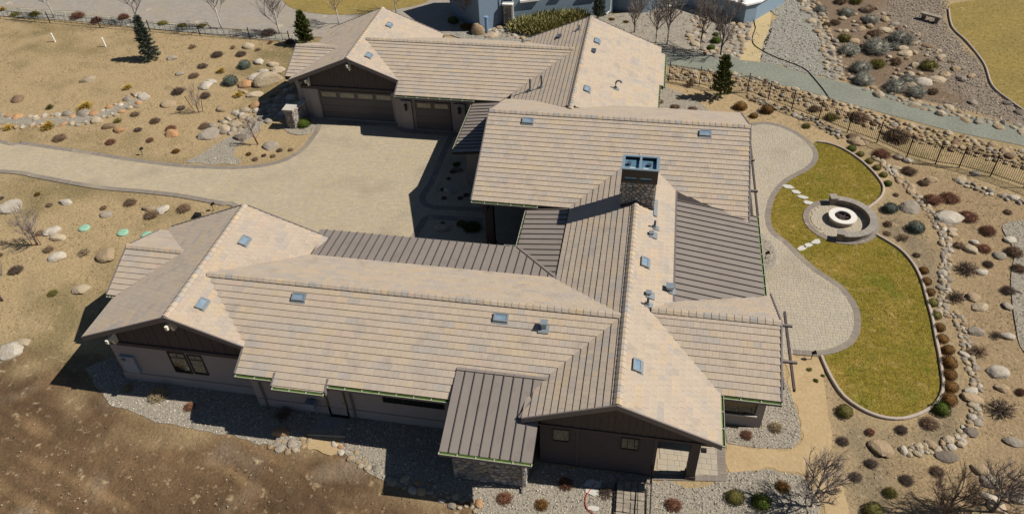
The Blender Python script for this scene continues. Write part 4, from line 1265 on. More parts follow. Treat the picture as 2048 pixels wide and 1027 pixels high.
# pavers
M['paver'] = mat('concrete_paver', tint=True, rough=.95, spec=.1, fine=.10, fine_scale=9, vary=[((.29, .245, .175, 1), .35, -.02), ((.44, .37, .26, 1), .8, -.12)])
M['sand'] = mat('joint_sand', (.345, .29, .205, 1), rough=1, spec=.05, fine=.2, fine_scale=20)
PJ = [0]
def pavers(base, poly, rot, rowh, wmin, wmax, palette, z, single=0, holes=(), gap=.006, near=None, inset=.16):
    """rows of random-length pavers turned by rot; the nearest ones are pieces of their own"""
    ca, sa = math.cos(rot), math.sin(rot)
    uv = [(x * ca + y * sa, -x * sa + y * ca) for x, y in (p[:2] for p in poly)]
    u0, u1 = min(p[0] for p in uv), max(p[0] for p in uv)
    v0, v1 = min(p[1] for p in uv), max(p[1] for p in uv)
    rec = []
    v = v0
    while v < v1:
        u = u0 - random.random() * wmax
        while u < u1:
            w = random.choice((wmin, (wmin + wmax) / 2, wmax))
            rec.append((u, u + w, v, v + rowh))
            u += w
        v += rowh
    rec = np.array(rec)
    cu, cv = (rec[:, 0] + rec[:, 1]) / 2, (rec[:, 2] + rec[:, 3]) / 2
    X, Y = cu * ca - cv * sa, cu * sa + cv * ca
    k = sdist(poly, X, Y) > inset
    for h in holes:
        k &= ~pip(h, X, Y)
    rec, X, Y = rec[k], X[k], Y[k]
    n = len(rec)
    pal = np.array([p[:3] for p in palette])
    c = pal[rng.integers(0, len(pal), n)] * rng.uniform(.97, 1.03, (n, 1))
    c = c * .55 + pal.mean(0) * .45
    zt = z + rng.uniform(-.003, .003, n)
    a, b, d, e = rec[:, 0] + gap / 2, rec[:, 1] - gap / 2, rec[:, 2] + gap / 2, rec[:, 3] - gap / 2
    bev = .005
    def ring(i, zz):
        P_ = [(a + i, d + i), (b - i, d + i), (b - i, e - i), (a + i, e - i)]
        return [np.stack([p * ca - q_ * sa, p * sa + q_ * ca, zz], 1) for p, q_ in P_]
    Vv = np.stack(ring(0, zt - .04) + ring(0, zt - bev) + ring(bev, zt), 1)      # n,12,3
    f = np.array([(8, 9, 10, 11)] + [(r * 4 + k2, r * 4 + (k2 + 1) % 4, (r + 1) * 4 + (k2 + 1) % 4, (r + 1) * 4 + k2) for r in (0, 1) for k2 in range(4)])
    order = np.argsort((X - near[0]) ** 2 + (Y - near[1]) ** 2) if near else np.arange(n)
    one, rest = order[:single], order[single:]
    for i in one:
        o = Vector((float(X[i]), float(Y[i]), 0))
        me = bpy.data.meshes.new('paver')
        me.from_pydata([tuple(p) for p in (Vv[i] - np.array([o.x, o.y, 0])).tolist()], [], f.tolist())
        t_ = me.attributes.new('tint', 'FLOAT_COLOR', 'FACE')
        t_.data.foreach_set('color', np.tile(np.append(c[i], 1).astype(np.float32), len(f)))
        me.materials.append(M['paver'])
        link('paver', me, base, o)
    if len(rest):
        F = (f[None] + (np.arange(len(rest)) * 12)[:, None, None]).reshape(-1, 4)
        me = np_mesh('pavers', Vv[rest].reshape(-1, 3), F, np.repeat(c[rest], len(f), 0), [M['paver']])
        tag(link('pavers', me, base), kind='stuff')

def border(base, path, w, side, palette, z, name='border_pavers', step=.17, closed=False):
    """soldier course of pavers along a path"""
    pts = path
    n = len(pts)
    mb = MB()
    # even resample
    L_ = [0]
    for i in range(1, n):
        L_.append(L_[-1] + math.dist(pts[i], pts[i - 1]))
    tot = L_[-1]
    m = int(tot / step)
    def at_(d):
        i = max(1, min(n - 1, int(np.searchsorted(L_, d))))
        t = (d - L_[i - 1]) / max(1e-6, L_[i] - L_[i - 1])
        p = lerp(pts[i - 1], pts[i], t)
        tx, ty = pts[i][0] - pts[i - 1][0], pts[i][1] - pts[i - 1][1]
        l = math.hypot(tx, ty) or 1
        return p, (-ty / l * side, tx / l * side)
    for i in range(m):
        (p, np_), (q_, nq) = at_(i * tot / m + .003), at_((i + 1) * tot / m - .003)
        quad = ccw([p, q_, (q_[0] + nq[0] * w, q_[1] + nq[1] * w), (p[0] + np_[0] * w, p[1] + np_[1] * w)])
        c = cmul(random.choice(palette), random.uniform(.95, 1.05))
        mb.prism(quad, z + random.uniform(-.001, .001), z - .05, c, bottom=False)
    return tag(mb.build(name, M['paver'], base, tint=True), kind='stuff')

TANP = [(.382, .318, .225), (.355, .298, .217), (.402, .335, .23), (.382, .306, .195), (.33, .285, .22), (.397, .326, .206), (.35, .295, .217)]
PATP = [(.375, .322, .245), (.36, .31, .238), (.385, .328, .245), (.34, .297, .235), (.375, .312, .225), (.33, .29, .232)]
GREYP = [(.205, .175, .145, 1), (.195, .168, .14, 1), (.215, .182, .15, 1)]
drive = sheet('driveway', drive_poly, .012, M['sand'])
pavers(drive, drive_poly, .09, .20, .14, .30, TANP, .036, 300, holes=[bed1, bed2], near=(-14, 31.5))
border(drive, drive_top, .40, -1, GREYP, .042)
border(drive, drive_bot, .40, 1, GREYP, .042)
border(drive, court_e, .45, -1, GREYP, .042)
border(drive, smooth([(-14.07, 36.39), (-13.95, 37.92), (-13.77, 38.53), (-13.43, 38.80), (-9.80, 38.90)]), .42, -1, GREYP, .042)
apron = [(-25.2, 49.6), (-19.0, 49.7), (-18.0, 49.0), (-13.5, 48.95)]
border(drive, apron, .5, -1, GREYP, .041)
patio = sheet('patio', patio_poly, .012, M['sand'])
pavers(patio, patio_poly, .02, .225, .16, .34, PATP, .036, 300, holes=[tear_poly], near=(9.2, 28.5))
border(patio, patio_edge, .36, -1, GREYP, .042)
border(patio, smooth([(7.96, 39.78), (8.55, 38.96), (8.80, 37.60), (8.48, 36.50), (7.87, 36.00)]), .22, -1, [(.26, .235, .20, 1)], .042)
porch = sheet('porch_paving', porch_poly, .012, M['sand'])
pavers(porch, porch_poly, .02, .30, .22, .46, PATP, .038, 140, near=(3, 21.5))
border(porch, [(5.30, 21.20), (5.26, 24.53)], .38, 1, GREYP, .043)
border(porch, [(2.0, 20.76)] + [(5.30, 21.20)], .30, 1, GREYP, .044)
pad = sheet('door_pad', step_pad, .012, M['sand'])
pavers(pad, step_pad, .05, .28, .28, .46, [(.26, .235, .215), (.23, .21, .195)], .036, 40, near=(-14, 21))
troad = sheet('neighbour_driveway', top_road, .004, M['sand'])
M['greypave'] = M['paver']
pavers(troad, top_road, .0, .30, .25, .5, [(.28, .25, .215), (.25, .225, .195), (.30, .265, .225), (.265, .23, .185)], .03)

# kerbs of the lawn
M['kerb'] = mat('pinkish_concrete_kerb', (.40, .33, .27, 1), rough=.9, fine=.12, fine_scale=8, vary=(.33, .27, .22, 1), scale=1.2)
def kerb(path, w=.16, h=.13, name='lawn_kerb', label=''):
    n = len(path)
    vs, fs = [], []
    for i in range(n):
        a, b = path[max(i - 1, 0)], path[min(i + 1, n - 1)]
        tx, ty = b[0] - a[0], b[1] - a[1]
        l = math.hypot(tx, ty) or 1
        nx, ny = -ty / l, tx / l
        for k, z in ((-1, -.05), (-1, h - .03), (-.6, h), (.6, h), (1, h - .03), (1, -.05)):
            vs.append((path[i][0] + nx * w / 2 * k, path[i][1] + ny * w / 2 * k, z))
    for i in range(n - 1):
        for k in range(5):
            fs.append((i * 6 + k, i * 6 + k + 1, (i + 1) * 6 + k + 1, (i + 1) * 6 + k))
    fs += [tuple(range(6)), tuple(range(6 * n - 1, 6 * n - 7, -1))]
    mb = MB(); mb.add(vs, fs)
    return tag(mb.build(name, M['kerb']), label, 'kerb')
kerb(curb_n, label='pinkish concrete kerb curving round the lawn north of the fire pit')
kerb(curb_s, label='long pinkish concrete kerb round the larger lawn south of the fire pit')
kerb(smooth([(27.49, 76.08), (26.88, 71.97), (27.41, 68.97), (27.71, 64.97), (27.35, 61.15), (27.99, 58.83), (28.83, 56.81)]), .14, .10, 'lawn_kerb', 'thin kerb edging the dry lawn in the far upper right')
kerb([(-15.00, 20.73), (-13.07, 20.91)], .10, .09, 'path_edging', 'straight pale edging between the door pad and the dirt path')

# flagstones in the lawn
M['flag'] = mat('pale_flagstone', (.50, .475, .42, 1), rough=.9, fine=.1, fine_scale=10, vary=(.40, .385, .35, 1), scale=3, objrand=.06)
ORD = ['first', 'second', 'third', 'fourth', 'fifth', 'sixth', 'seventh', 'eighth', 'ninth', 'tenth', 'eleventh', 'twelfth', 'thirteenth', 'fourteenth', 'fifteenth', 'sixteenth',
       'seventeenth', 'eighteenth', 'nineteenth', 'twentieth', 'twenty first', 'twenty second', 'twenty third', 'twenty fourth', 'twenty fifth', 'twenty sixth', 'twenty seventh', 'twenty eighth', 'twenty ninth', 'thirtieth']
def flagstone(x, y, w, label, rot=0.):
    n = 6
    a0 = random.random() * 6
    pts = []
    for k in range(n):
        a = a0 + 2 * math.pi * k / n + random.uniform(-.25, .25)
        r = w / 2 * random.uniform(.8, 1.1)
        px, py = math.cos(a) * r * 1.15, math.sin(a) * r * .62
        pts.append((px * math.cos(rot) - py * math.sin(rot), px * math.sin(rot) + py * math.cos(rot)))
    mb = MB(); mb.prism(ccw(pts), .05, -.02)
    tag(link('flagstone', mb.mesh('flagstone', M['flag']), None, (x, y, 0)), label, 'flagstone', 'stepping stones to the fire pit')
for i, (x, y, w) in enumerate([(10.17, 45.06, 0.82), (10.61, 44.54, 0.68), (11.01, 43.97, 0.74), (11.30, 43.39, 0.73)]):
    flagstone(x, y, w, f'pale stepping stone, {ORD[i]} of four from the patio on the north lawn', -.3)
for i, (x, y, w) in enumerate([(10.37, 38.58, 0.68), (10.79, 38.93, 0.62), (11.29, 39.34, 0.69)]):
    flagstone(x, y, w, f'pale stepping stone, {ORD[i]} of three from the patio on the south lawn', .6)
for i, (x, y, w) in enumerate([(-8.70, 20.63, 1.69), (-8.62, 18.04, 1.38)]):
    pass

# ------------------------------------------------------------------ fire pit
fp = (13.15, 41.75)
circ = [(fp[0] - .05 + math.cos(a) * 2.32, fp[1] - .1 + math.sin(a) * 2.32) for a in np.linspace(0, 2 * math.pi, 64, endpoint=False)]
fpad = sheet('fire_pit_paving', circ, .020, M['sand'])
inner_c = [(fp[0] - .05 + math.cos(a) * 2.0, fp[1] - .1 + math.sin(a) * 2.0) for a in np.linspace(0, 2 * math.pi, 48, endpoint=False)]
pavers(fpad, inner_c, .3, .22, .16, .34, PATP, .048, 250, near=fp)
border(fpad, circ + circ[:1], .34, 1, GREYP, .052)
fire = empty('fire_pit', (fp[0], fp[1], 0), 'round fire pit with a pale concrete ring top and dark ash bowl', 'fire pit')
def ring(r0, r1, z0, z1, a0=0., a1=2 * math.pi, n=48):
    mb = MB()
    full = abs(a1 - a0 - 2 * math.pi) < 1e-3
    m = n if full else n + 1
    vs, fs = [], []
    for i in range(m):
        a = a0 + (a1 - a0) * i / n
        for r, z in ((r0, z0), (r1, z0), (r1, z1), (r0, z1)):
            vs.append((math.cos(a) * r, math.sin(a) * r, z))
    for i in range(n):
        j = (i + 1) % m
        for k in range(4):
            fs.append((i * 4 + k, j * 4 + k, j * 4 + (k + 1) % 4, i * 4 + (k + 1) % 4))
    if not full:
        fs += [(0, 1, 2, 3), ((m - 1) * 4 + 3, (m - 1) * 4 + 2, (m - 1) * 4 + 1, (m - 1) * 4)]
    mb.add(vs, fs)
    return mb
M['block'] = mat('tan_wall_block', (.36, .30, .22, 1), rough=.95, fine=.2, fine_scale=8, objrand=.12, bump=.01, bump_scale=20)
M['blockdark'] = mat('brown_wall_block', (.19, .16, .135, 1), rough=.95, fine=.25, fine_scale=8, objrand=.18, bump=.012, bump_scale=20)
M['cap'] = mat('taupe_wall_cap', (.25, .22, .185, 1), rough=.9, fine=.12, fine_scale=8, objrand=.1)
bm_ = ring(.58, .78, .0, .148, 0, 2 * math.pi / 14 - .012, 3).mesh('block', M['block'])
for row in range(2):
    for k in range(14):
        o = link('block', bm_, fire, (0, 0, .04 + row * .15), k * 2 * math.pi / 14 + row * .22)
ring(.50, .86, .34, .43).build('ring_cap', mat('pale_ring_cap', (.60, .56, .50, 1), rough=.85, fine=.08, fine_scale=8), fire)
mb = MB(); mb.tube([(0, 0, .03), (0, 0, .2)], [.56, .56], 24); mb.build('ash_bowl', mat('dark_ash', (.035, .028, .024, 1), rough=1, fine=.6, fine_scale=8), fire)
for k in range(16):
    a, r = random.uniform(0, 6.28), random.uniform(0, .4)
    x, y = math.cos(a) * r, math.sin(a) * r
    b_ = random.uniform(0, 3.14)
    mb = MB(); mb.tube([(x - math.cos(b_) * .16, y - math.sin(b_) * .16, .22 + random.uniform(0, .05)), (x + math.cos(b_) * .16, y + math.sin(b_) * .16, .24 + random.uniform(0, .07))], .035, 5)
    mb.build('charred_log', mat('charred_log', (.07, .05, .045, 1), rough=1) if k == 0 else bpy.data.materials['charred_log'], fire)
seat = empty('seat_wall', (fp[0] - .05, fp[1] - .1, 0), 'curved low seat wall of brown blocks around the fire pit', 'wall')
A0, A1, NB = R(-97), R(96), 24
da = (A1 - A0) / NB
blk = ring(1.72, 2.06, 0, .128, 0, da - .008, 2).mesh('block', M['blockdark'])
capm = ring(1.66, 2.12, 0, .075, 0, da - .005, 3).mesh('cap_stone', M['cap'])
for row in range(3):
    for k in range(NB):
        link('block', blk, seat, (0, 0, .02 + row * .13), A0 + k * da)
for k in range(NB):
    link('cap_stone', capm, seat, (0, 0, .411), A0 + k * da)
# wall ends are taller piers
for k, a in enumerate((A0 - .06, A1 + .06)):
    mb = MB()
    c, s_ = math.cos(a), math.sin(a)
    mb.obox((c * 1.89, s_ * 1.89, .28), (c * .22, s_ * .22, 0), (-s_ * .18, c * .18, 0), (0, 0, .27))
    mb.build('end_pier', M['blockdark'], seat)
    mb = MB(); mb.obox((c * 1.89, s_ * 1.89, .59), (c * .28, s_ * .28, 0), (-s_ * .24, c * .24, 0), (0, 0, .04)); mb.build('pier_cap', M['cap'], seat)

# ------------------------------------------------------------------ rocks
def ico(sub):
    import bmesh
    bm = bmesh.new()
    bmesh.ops.create_icosphere(bm, subdivisions=sub, radius=1)
    vs = [v.co.copy() for v in bm.verts]
    fs = [tuple(v.index for v in f.verts) for f in bm.faces]
    bm.free()
    return vs, fs
ICO = {k: ico(k) for k in (1, 2, 3)}
def rock_mesh(seed, sub, flat=.66, smooth_=True, rounded=.16):
    r = random.Random(seed)
    planes = []
    for _ in range(15):
        n = Vector((r.gauss(0, 1), r.gauss(0, 1), r.gauss(0, 1))).normalized()
        planes.append((n, r.uniform(.62, .95)))
    vs, fs = ICO[sub]
    out = []
    for v in vs:
        d = 1.0
        for n, h in planes:
            c = v.dot(n)
            if c > .05:
                d = min(d, h / c)
        d = d * (1 - rounded) + (.85 + .1 * noise.noise(v * 1.4 + Vector((seed, 0, 0)))) * rounded if rounded else d
        d *= 1 + .05 * noise.noise(v * 4 + Vector((seed * 3, 0, 0)))
        out.append((v.x * d, v.y * d, v.z * d * flat))
    mb = MB()
    mb.add(out, fs)
    return mb
RM = {}
def rockm(name, col, v1, v2):
    RM[name] = mat('rock_' + name, col, rough=.95, spec=.1, vary=[(v1, 1.6, .12), (v2, 3.5, -.05)], fine=.18, fine_scale=9, bump=.05, bump_scale=4, objrand=.12)
rockm('white', (.43, .38, .31, 1), (.33, .275, .205, 1), (.50, .455, .385, 1))
rockm('pale', (.38, .305, .21, 1), (.30, .235, .155, 1), (.45, .38, .285, 1))
rockm('tan', (.34, .25, .155, 1), (.26, .19, .12, 1), (.40, .31, .20, 1))
rockm('orange', (.40, .22, .10, 1), (.30, .20, .12, 1), (.46, .30, .17, 1))
rockm('grey', (.275, .235, .185, 1), (.21, .175, .135, 1), (.34, .295, .235, 1))
rockm('brown', (.20, .13, .08, 1), (.13, .09, .06, 1), (.27, .19, .12, 1))
rockm('dark', (.17, .14, .11, 1), (.12, .10, .08, 1), (.22, .185, .15, 1))
BIG = [rock_mesh(i * 7 + 1, 3).mesh('boulder', RM['tan']) for i in range(9)]
BIGF = [rock_mesh(i * 7 + 3, 3, rounded=.03).mesh('boulder', RM['tan']) for i in range(5)]
SML = [rock_mesh(i * 5 + 2, 2, .7).mesh('stone', RM['tan']) for i in range(10)]
TINY = [rock_mesh(i * 5 + 4, 1, .75, rounded=.4).mesh('stone', RM['tan'], smooth=True) for i in range(10)]
def setmat(o, m):
    o.material_slots[0].link = 'OBJECT'
    o.material_slots[0].material = m
def place_rock(x, y, w, kind, parent=None, name='boulder', pool=None, z=0., aspect=None, rz=None, hgt=None):
    me = random.choice(pool or BIG)
    o = link(name, me, parent)
    a = aspect or random.uniform(.6, .95)
    r_ = w / 2 / .86
    h = hgt or random.uniform(.6, .9)
    o.scale = (r_, r_ * a, r_ * h * (a + 1) / 2)
    o.rotation_euler = (random.uniform(-.12, .12), random.uniform(-.12, .12), random.uniform(-.5, .5) + random.choice((0, math.pi)) if rz is None else rz)
    o.location = (x, y, z - r_ * .02 * h)
    setmat(o, RM[kind])
    return o
SIZEW = lambda w: 'small' if w < .8 else ('medium' if w < 1.5 else 'large')
KW = {'white': 'whitish', 'pale': 'pale', 'tan': 'tan', 'orange': 'orange', 'grey': 'grey', 'brown': 'brown', 'dark': 'dark grey'}
def rocks(items, anchor, group, order='left'):
    """items (x, y, width, kind) given left to right; every boulder gets its ordinal within its colour"""
    cnt, tot = {}, {}
    for it in items:
        tot[it[3]] = tot.get(it[3], 0) + 1
    for it in items:
        k = it[3]
        i = cnt.get(k, 0)
        cnt[k] = i + 1
        lab = f'{KW[k]} boulder {anchor}' if tot[k] == 1 else f'{ORD[i]} {KW[k]} boulder from the left {anchor}'
        tag(place_rock(it[0], it[1], it[2], k, pool=BIG + BIGF), lab, 'boulder', group)

rocks(sorted([(-52.39, 49.62, 1.07, 'brown'), (-42.82, 58.24, 0.98, 'grey'), (-40.64, 55.52, 0.87, 'grey'), (-38.84, 50.47, 1.36, 'tan'), (-34.06, 50.28, 1.00, 'tan'), (-37.19, 53.72, 1.24, 'white'), (-36.99, 54.41, 1.05, 'white'), (-41.91, 46.53, 1.01, 'brown'), (-40.75, 46.17, 1.04, 'orange'), (-36.25, 46.10, 1.13, 'orange'), (-33.30, 46.43, 1.68, 'grey'), (-32.37, 47.34, 1.14, 'pale'), (-31.79, 48.00, 1.22, 'pale'), (-27.64, 45.50, 1.17, 'grey'), (-30.55, 46.33, 1.09, 'dark'), (-34.39, 58.43, 1.01, 'white'), (-36.65, 61.27, 1.22, 'pale'), (-48.31, 53.54, 1.35, 'pale'), (-39.22, 64.50, 1.08, 'grey'), (-41.63, 51.31, 1.22, 'white'), (-42.52, 51.73, 0.95, 'tan'), (-29.88, 50.22, 0.76, 'grey')], key=lambda t: t[0]),
      'in the sandy north yard', 'boulders in the north yard')
rocks(sorted([(-33.47, 55.73, 1.34, 'white'), (-33.29, 56.79, 0.95, 'white'), (-32.97, 58.14, 1.04, 'pale'), (-32.03, 57.19, 1.36, 'pale'), (-33.82, 54.36, 1.28, 'orange'), (-32.26, 52.80, 1.37, 'pale'), (-33.45, 53.18, 0.87, 'tan'), (-31.45, 51.08, 1.04, 'orange'), (-32.05, 50.33, 0.84, 'pale'), (-31.64, 49.27, 0.90, 'pale'), (-32.51, 49.83, 0.76, 'white'), (-30.76, 51.62, 0.81, 'grey'), (-29.90, 52.41, 0.78, 'grey')], key=lambda t: t[0]),
      'heaped at the creek head by the garage', 'boulders at the creek head')
big = tag(place_rock(*(-32.03, 55.20), 2.6, 'pale', pool=BIG[:1], aspect=.55, rz=.9, hgt=1.2), 'very large smooth beige boulder lying by the small garage gable', 'boulder', 'boulders at the creek head')
rocks(sorted([(-42.88, 35.72, 1.69, 'white'), (-39.26, 36.82, 1.05, 'white'), (-32.88, 36.94, 1.00, 'tan'), (-31.96, 36.93, 1.03, 'white'), (-35.54, 35.92, 0.86, 'grey'), (-38.21, 33.75, 1.12, 'white')], key=lambda t: t[0]) , 'just south of the driveway', 'boulders south of the driveway')
rocks(sorted([(-38.09, 33.78, 1.16, 'white'), (-37.34, 33.19, 1.02, 'pale'), (-36.21, 31.40, 1.08, 'white'), (-33.07, 31.95, 1.44, 'tan'), (-32.80, 28.81, 1.03, 'pale'), (-33.47, 24.33, 0.77, 'pale'), (-33.87, 23.65, 1.39, 'white')], key=lambda t: t[0]), 'on the sand west of the left gable', 'boulders west of the left gable')
tag(place_rock(*(-16.33, 20.68), .95, 'orange', pool=BIGF), 'bright orange boulder on the gravel under the front eave', 'boulder')
rocks(sorted([(15.68, 51.58, 1.47, 'tan'), (18.16, 49.74, 0.80, 'pale'), (18.71, 49.36, 0.69, 'white'), (17.65, 48.26, 0.82, 'pale'), (19.70, 47.12, 0.83, 'tan'), (22.82, 48.30, 0.64, 'grey'), (21.62, 47.37, 0.83, 'pale'), (17.69, 43.74, 1.28, 'grey'), (19.84, 42.86, 1.86, 'white'), (19.74, 41.25, 0.59, 'pale'), (15.43, 52.09, 1.04, 'brown')], key=lambda t: t[0]), 'between north lawn and iron fence', 'boulders below the fence')
rocks(sorted([(19.63, 34.72, 0.92, 'pale'), (18.94, 32.73, 0.84, 'grey'), (19.23, 29.84, 1.11, 'white'), (19.17, 28.82, 0.69, 'tan'), (20.50, 32.60, 0.78, 'white'), (20.56, 37.84, 0.72, 'white'), (19.46, 35.48, 0.75, 'tan'), (21.19, 35.06, 0.58, 'grey'), (21.94, 39.51, 0.76, 'grey'), (20.49, 39.86, 0.86, 'pale'), (23.04, 41.20, 0.72, 'white'), (22.12, 36.38, 0.54, 'grey'), (20.27, 37.94, 0.55, 'tan'), (19.77, 41.64, 0.65, 'pale'), (20.88, 40.63, 0.58, 'white')], key=lambda t: t[0]),
      'on the sand right of the rock wall', 'boulders on the right hand sand')
rocks(sorted([(18.74, 25.45, 0.85, 'grey'), (17.56, 27.93, 0.94, 'tan'), (16.93, 25.77, 0.66, 'dark'), (15.44, 24.12, 0.95, 'dark'), (12.54, 24.12, 1.07, 'tan'), (16.80, 23.60, 0.81, 'tan'), (16.98, 23.01, 0.80, 'grey'), (16.84, 22.18, 0.70, 'white'), (17.04, 21.72, 0.78, 'pale'), (18.02, 22.36, 0.70, 'grey'), (18.27, 23.51, 0.54, 'tan')], key=lambda t: t[0]),
      'near the foot of the rock wall', 'boulders at the foot of the rock wall')
rocks([((-12.18, 37.63)[0], (-12.18, 37.63)[1], 1.05, 'pale')], 'in the shaded lower courtyard bed', None)
rocks([((-12.73, 41.61)[0], (-12.73, 41.61)[1], .95, 'white')], 'in the shaded upper courtyard bed', None)
rocks([((-12.79, 44.17)[0], (-12.79, 44.17)[1], .9, 'dark')], 'at the top of the shaded courtyard bed', None)

# dry creek stones, rock wall, rock edgings: each stone a piece of its bed or wall
def band_stones(parent, path, width, n, smin, smax, kinds, name='stone', pool=None, z=0., pack=.43):
    L_ = [0]
    for i in range(1, len(path)):
        L_.append(L_[-1] + math.dist(path[i][:2], path[i - 1][:2]))
    placed = []
    tries = 0
    while len(placed) < n and tries < n * 25:
        tries += 1
        d = random.random() * L_[-1]
        i = max(1, min(len(path) - 1, int(np.searchsorted(L_, d))))
        t = (d - L_[i - 1]) / max(1e-6, L_[i] - L_[i - 1])
        p = lerp(path[i - 1][:2], path[i][:2], t)
        tx, ty = path[i][0] - path[i - 1][0], path[i][1] - path[i - 1][1]
        l = math.hypot(tx, ty) or 1
        o = random.uniform(-.5, .5) * width
        x, y = p[0] - ty / l * o, p[1] + tx / l * o
        s_ = random.uniform(smin, smax) * random.choice((.75, 1, 1, 1.3))
        if any(math.hypot(x - a, y - b) < (s_ + c) * pack for a, b, c in placed):
            continue
        placed.append((x, y, s_))
    for x, y, s_ in placed:
        place_rock(x, y, s_, random.choice(kinds), parent, name, pool or SML, z=z, rz=random.uniform(0, 6.28))
bed = tag(bpy.data.objects.new('dry_creek', None), kind='structure'); COL.objects.link(bed)
band_stones(bed, smooth([(-53.57, 47.20), (-52.29, 47.24), (-50.89, 47.11), (-48.86, 46.98), (-47.65, 47.72), (-45.63, 47.89), (-44.05, 48.75), (-43.00, 50.17), (-42.86, 51.57), (-41.63, 51.51)]), .55, 62, .5, 1.0, ['white', 'pale', 'grey', 'white', 'tan', 'orange'])
band_stones(bed, smooth([(-52.20, 45.42), (-51.02, 45.56), (-48.98, 45.67), (-47.20, 46.13), (-45.45, 46.34), (-44.14, 46.90), (-43.09, 47.90), (-42.10, 48.68), (-41.40, 50.36)]), .5, 46, .45, .95, ['white', 'pale', 'grey', 'tan', 'orange', 'pale'])
band_stones(bed, smooth([(-29.14, 54.36), (-29.44, 52.54), (-29.46, 50.64), (-30.31, 49.80), (-31.30, 49.31), (-31.96, 48.16), (-32.61, 47.03)]), 2.6, 60, .4, .9, ['grey', 'pale', 'grey', 'dark', 'white'])
rwall = empty('rock_wall', (*(17.76, 33.43), 0), 'long low curving wall of pale stacked rocks beside the lawn', 'wall')
def wall_path(parent, path, width, n, smin, smax, kinds, zs_, pack=.43):
    inv = Matrix.Translation(-Vector(parent.location))
    before = set(bpy.data.objects)
    for z_, k in zs_:
        band_stones(parent, path, width * (1 if z_ == 0 else .6), int(n * k), smin, smax, kinds, z=z_, pack=pack)
    for o in set(bpy.data.objects) - before:
        o.matrix_parent_inverse = inv
wp = smooth([(13.00, 24.21), (13.98, 24.36), (14.84, 24.71), (15.64, 25.17), (16.26, 25.78), (16.82, 26.62), (17.16, 27.64), (17.41, 28.69), (17.48, 29.74), (17.60, 30.85), (17.73, 32.00), (17.78, 33.18), (17.78, 33.94)] + [(17.06, 33.94), (17.51, 35.73), (17.90, 37.40), (18.32, 38.95), (18.62, 40.33)] + [(18.68, 41.39), (18.54, 42.68), (18.24, 44.01), (17.66, 45.90), (17.05, 47.47), (16.52, 48.85), (16.05, 49.83)])
wall_path(rwall, [(x + .50, y) for x, y in wp], .80, 298, .32, .64, ['pale', 'tan', 'white', 'grey', 'pale'], [(-.03, 1)], pack=.31)
rwall2 = empty('rock_edging', (*(10.42, 54.98), 0), 'line of small pale rocks along the inside of the fence', 'wall')
wall_path(rwall2, smooth([(7.99, 57.49), (9.37, 56.35), (10.73, 55.60), (12.04, 54.70), (13.01, 54.12), (13.88, 52.88), (14.73, 51.78)]), .7, 60, .3, .65, ['white', 'pale', 'grey', 'tan'], [(0, 1)])
redge = empty('rock_edging', (*(23.58, 46.46), 0), 'row of flat pale rocks on the sand near the right frame edge', 'wall')
wall_path(redge, smooth([(21.34, 47.47), (22.28, 46.77), (23.27, 46.10), (24.17, 45.69), (25.15, 45.18)]), .6, 34, .35, .7, ['white', 'pale', 'grey'], [(0, 1)])
bank = tag(bpy.data.objects.new('rocky_bank', None), kind='structure'); COL.objects.link(bank)
band_stones(bank, smooth([(1.80, 60.64), (4.71, 60.27), (6.98, 60.00), (9.00, 59.15), (10.78, 58.31), (12.50, 57.45), (14.32, 56.39), (15.90, 55.33), (17.46, 54.49), (19.25, 53.37), (21.37, 52.66), (23.11, 51.94), (24.79, 51.23), (26.97, 50.32)]), 2.4, 290, .3, .72, ['pale', 'tan', 'tan', 'tan', 'grey', 'pale', 'brown'])
slope = tag(bpy.data.objects.new('rocky_slope', None), kind='structure'); COL.objects.link(slope)
band_stones(slope, smooth([(14.52, 78.07), (15.15, 74.78), (15.37, 71.16), (15.61, 67.34), (15.75, 64.66), (15.60, 62.11), (16.34, 60.78)]), 1.6, 80, .5, .95, ['pale', 'tan', 'pale', 'grey'])
band_stones(slope, [(17.96, 75.06), (20.42, 69.73), (22.22, 64.95), (23.66, 61.42)], 6.5, 85, .4, 1.0, ['tan', 'grey', 'pale', 'brown', 'tan'])
band_stones(slope, smooth([(17.63, 59.75), (19.82, 58.13), (22.28, 56.80), (25.27, 55.43), (27.80, 54.74)]), 1.0, 60, .4, .9, ['tan', 'grey', 'pale'])
band_stones(slope, [(8.29, 76.90), (8.15, 69.92), (7.81, 66.04), (7.35, 64.41)], 1.6, 46, .5, .95, ['pale', 'grey', 'tan'])
band_stones(slope, [(4.07, 73.94), (4.51, 72.07), (4.05, 67.61), (4.46, 65.30), (7.11, 64.09)], 1.4, 40, .5, .95, ['pale', 'grey', 'tan', 'white'])
nbed = tag(bpy.data.objects.new('stone_row', None), kind='structure'); COL.objects.link(nbed)
band_stones(nbed, smooth([(-13.39, 20.53), (-12.85, 20.15), (-12.12, 19.76), (-11.39, 19.32), (-10.77, 19.20), (-9.93, 18.95), (-9.11, 18.76), (-8.16, 18.70), (-7.33, 18.37), (-6.47, 18.20), (-5.73, 18.17)]), .5, 40, .3, .55, ['pale', 'tan', 'grey', 'white', 'orange'])
band_stones(nbed, smooth([(-16.70, 19.91), (-16.20, 19.93), (-15.55, 19.85), (-15.11, 20.26), (-15.00, 20.75)]), .5, 16, .3, .5, ['pale', 'tan', 'grey'])
band_stones(nbed, smooth([(-15.62, 66.68), (-14.40, 67.38), (-13.28, 66.74), (-12.07, 66.49), (-11.38, 66.37)]), 1.6, 34, .5, .9, ['pale', 'tan', 'white'])
tag(place_rock(*(-15.90, 66.36), 1.35, 'tan', pool=BIGF[2:3], aspect=.7, hgt=2.4), 'tall upright tan boulder beside the blue house', 'boulder')
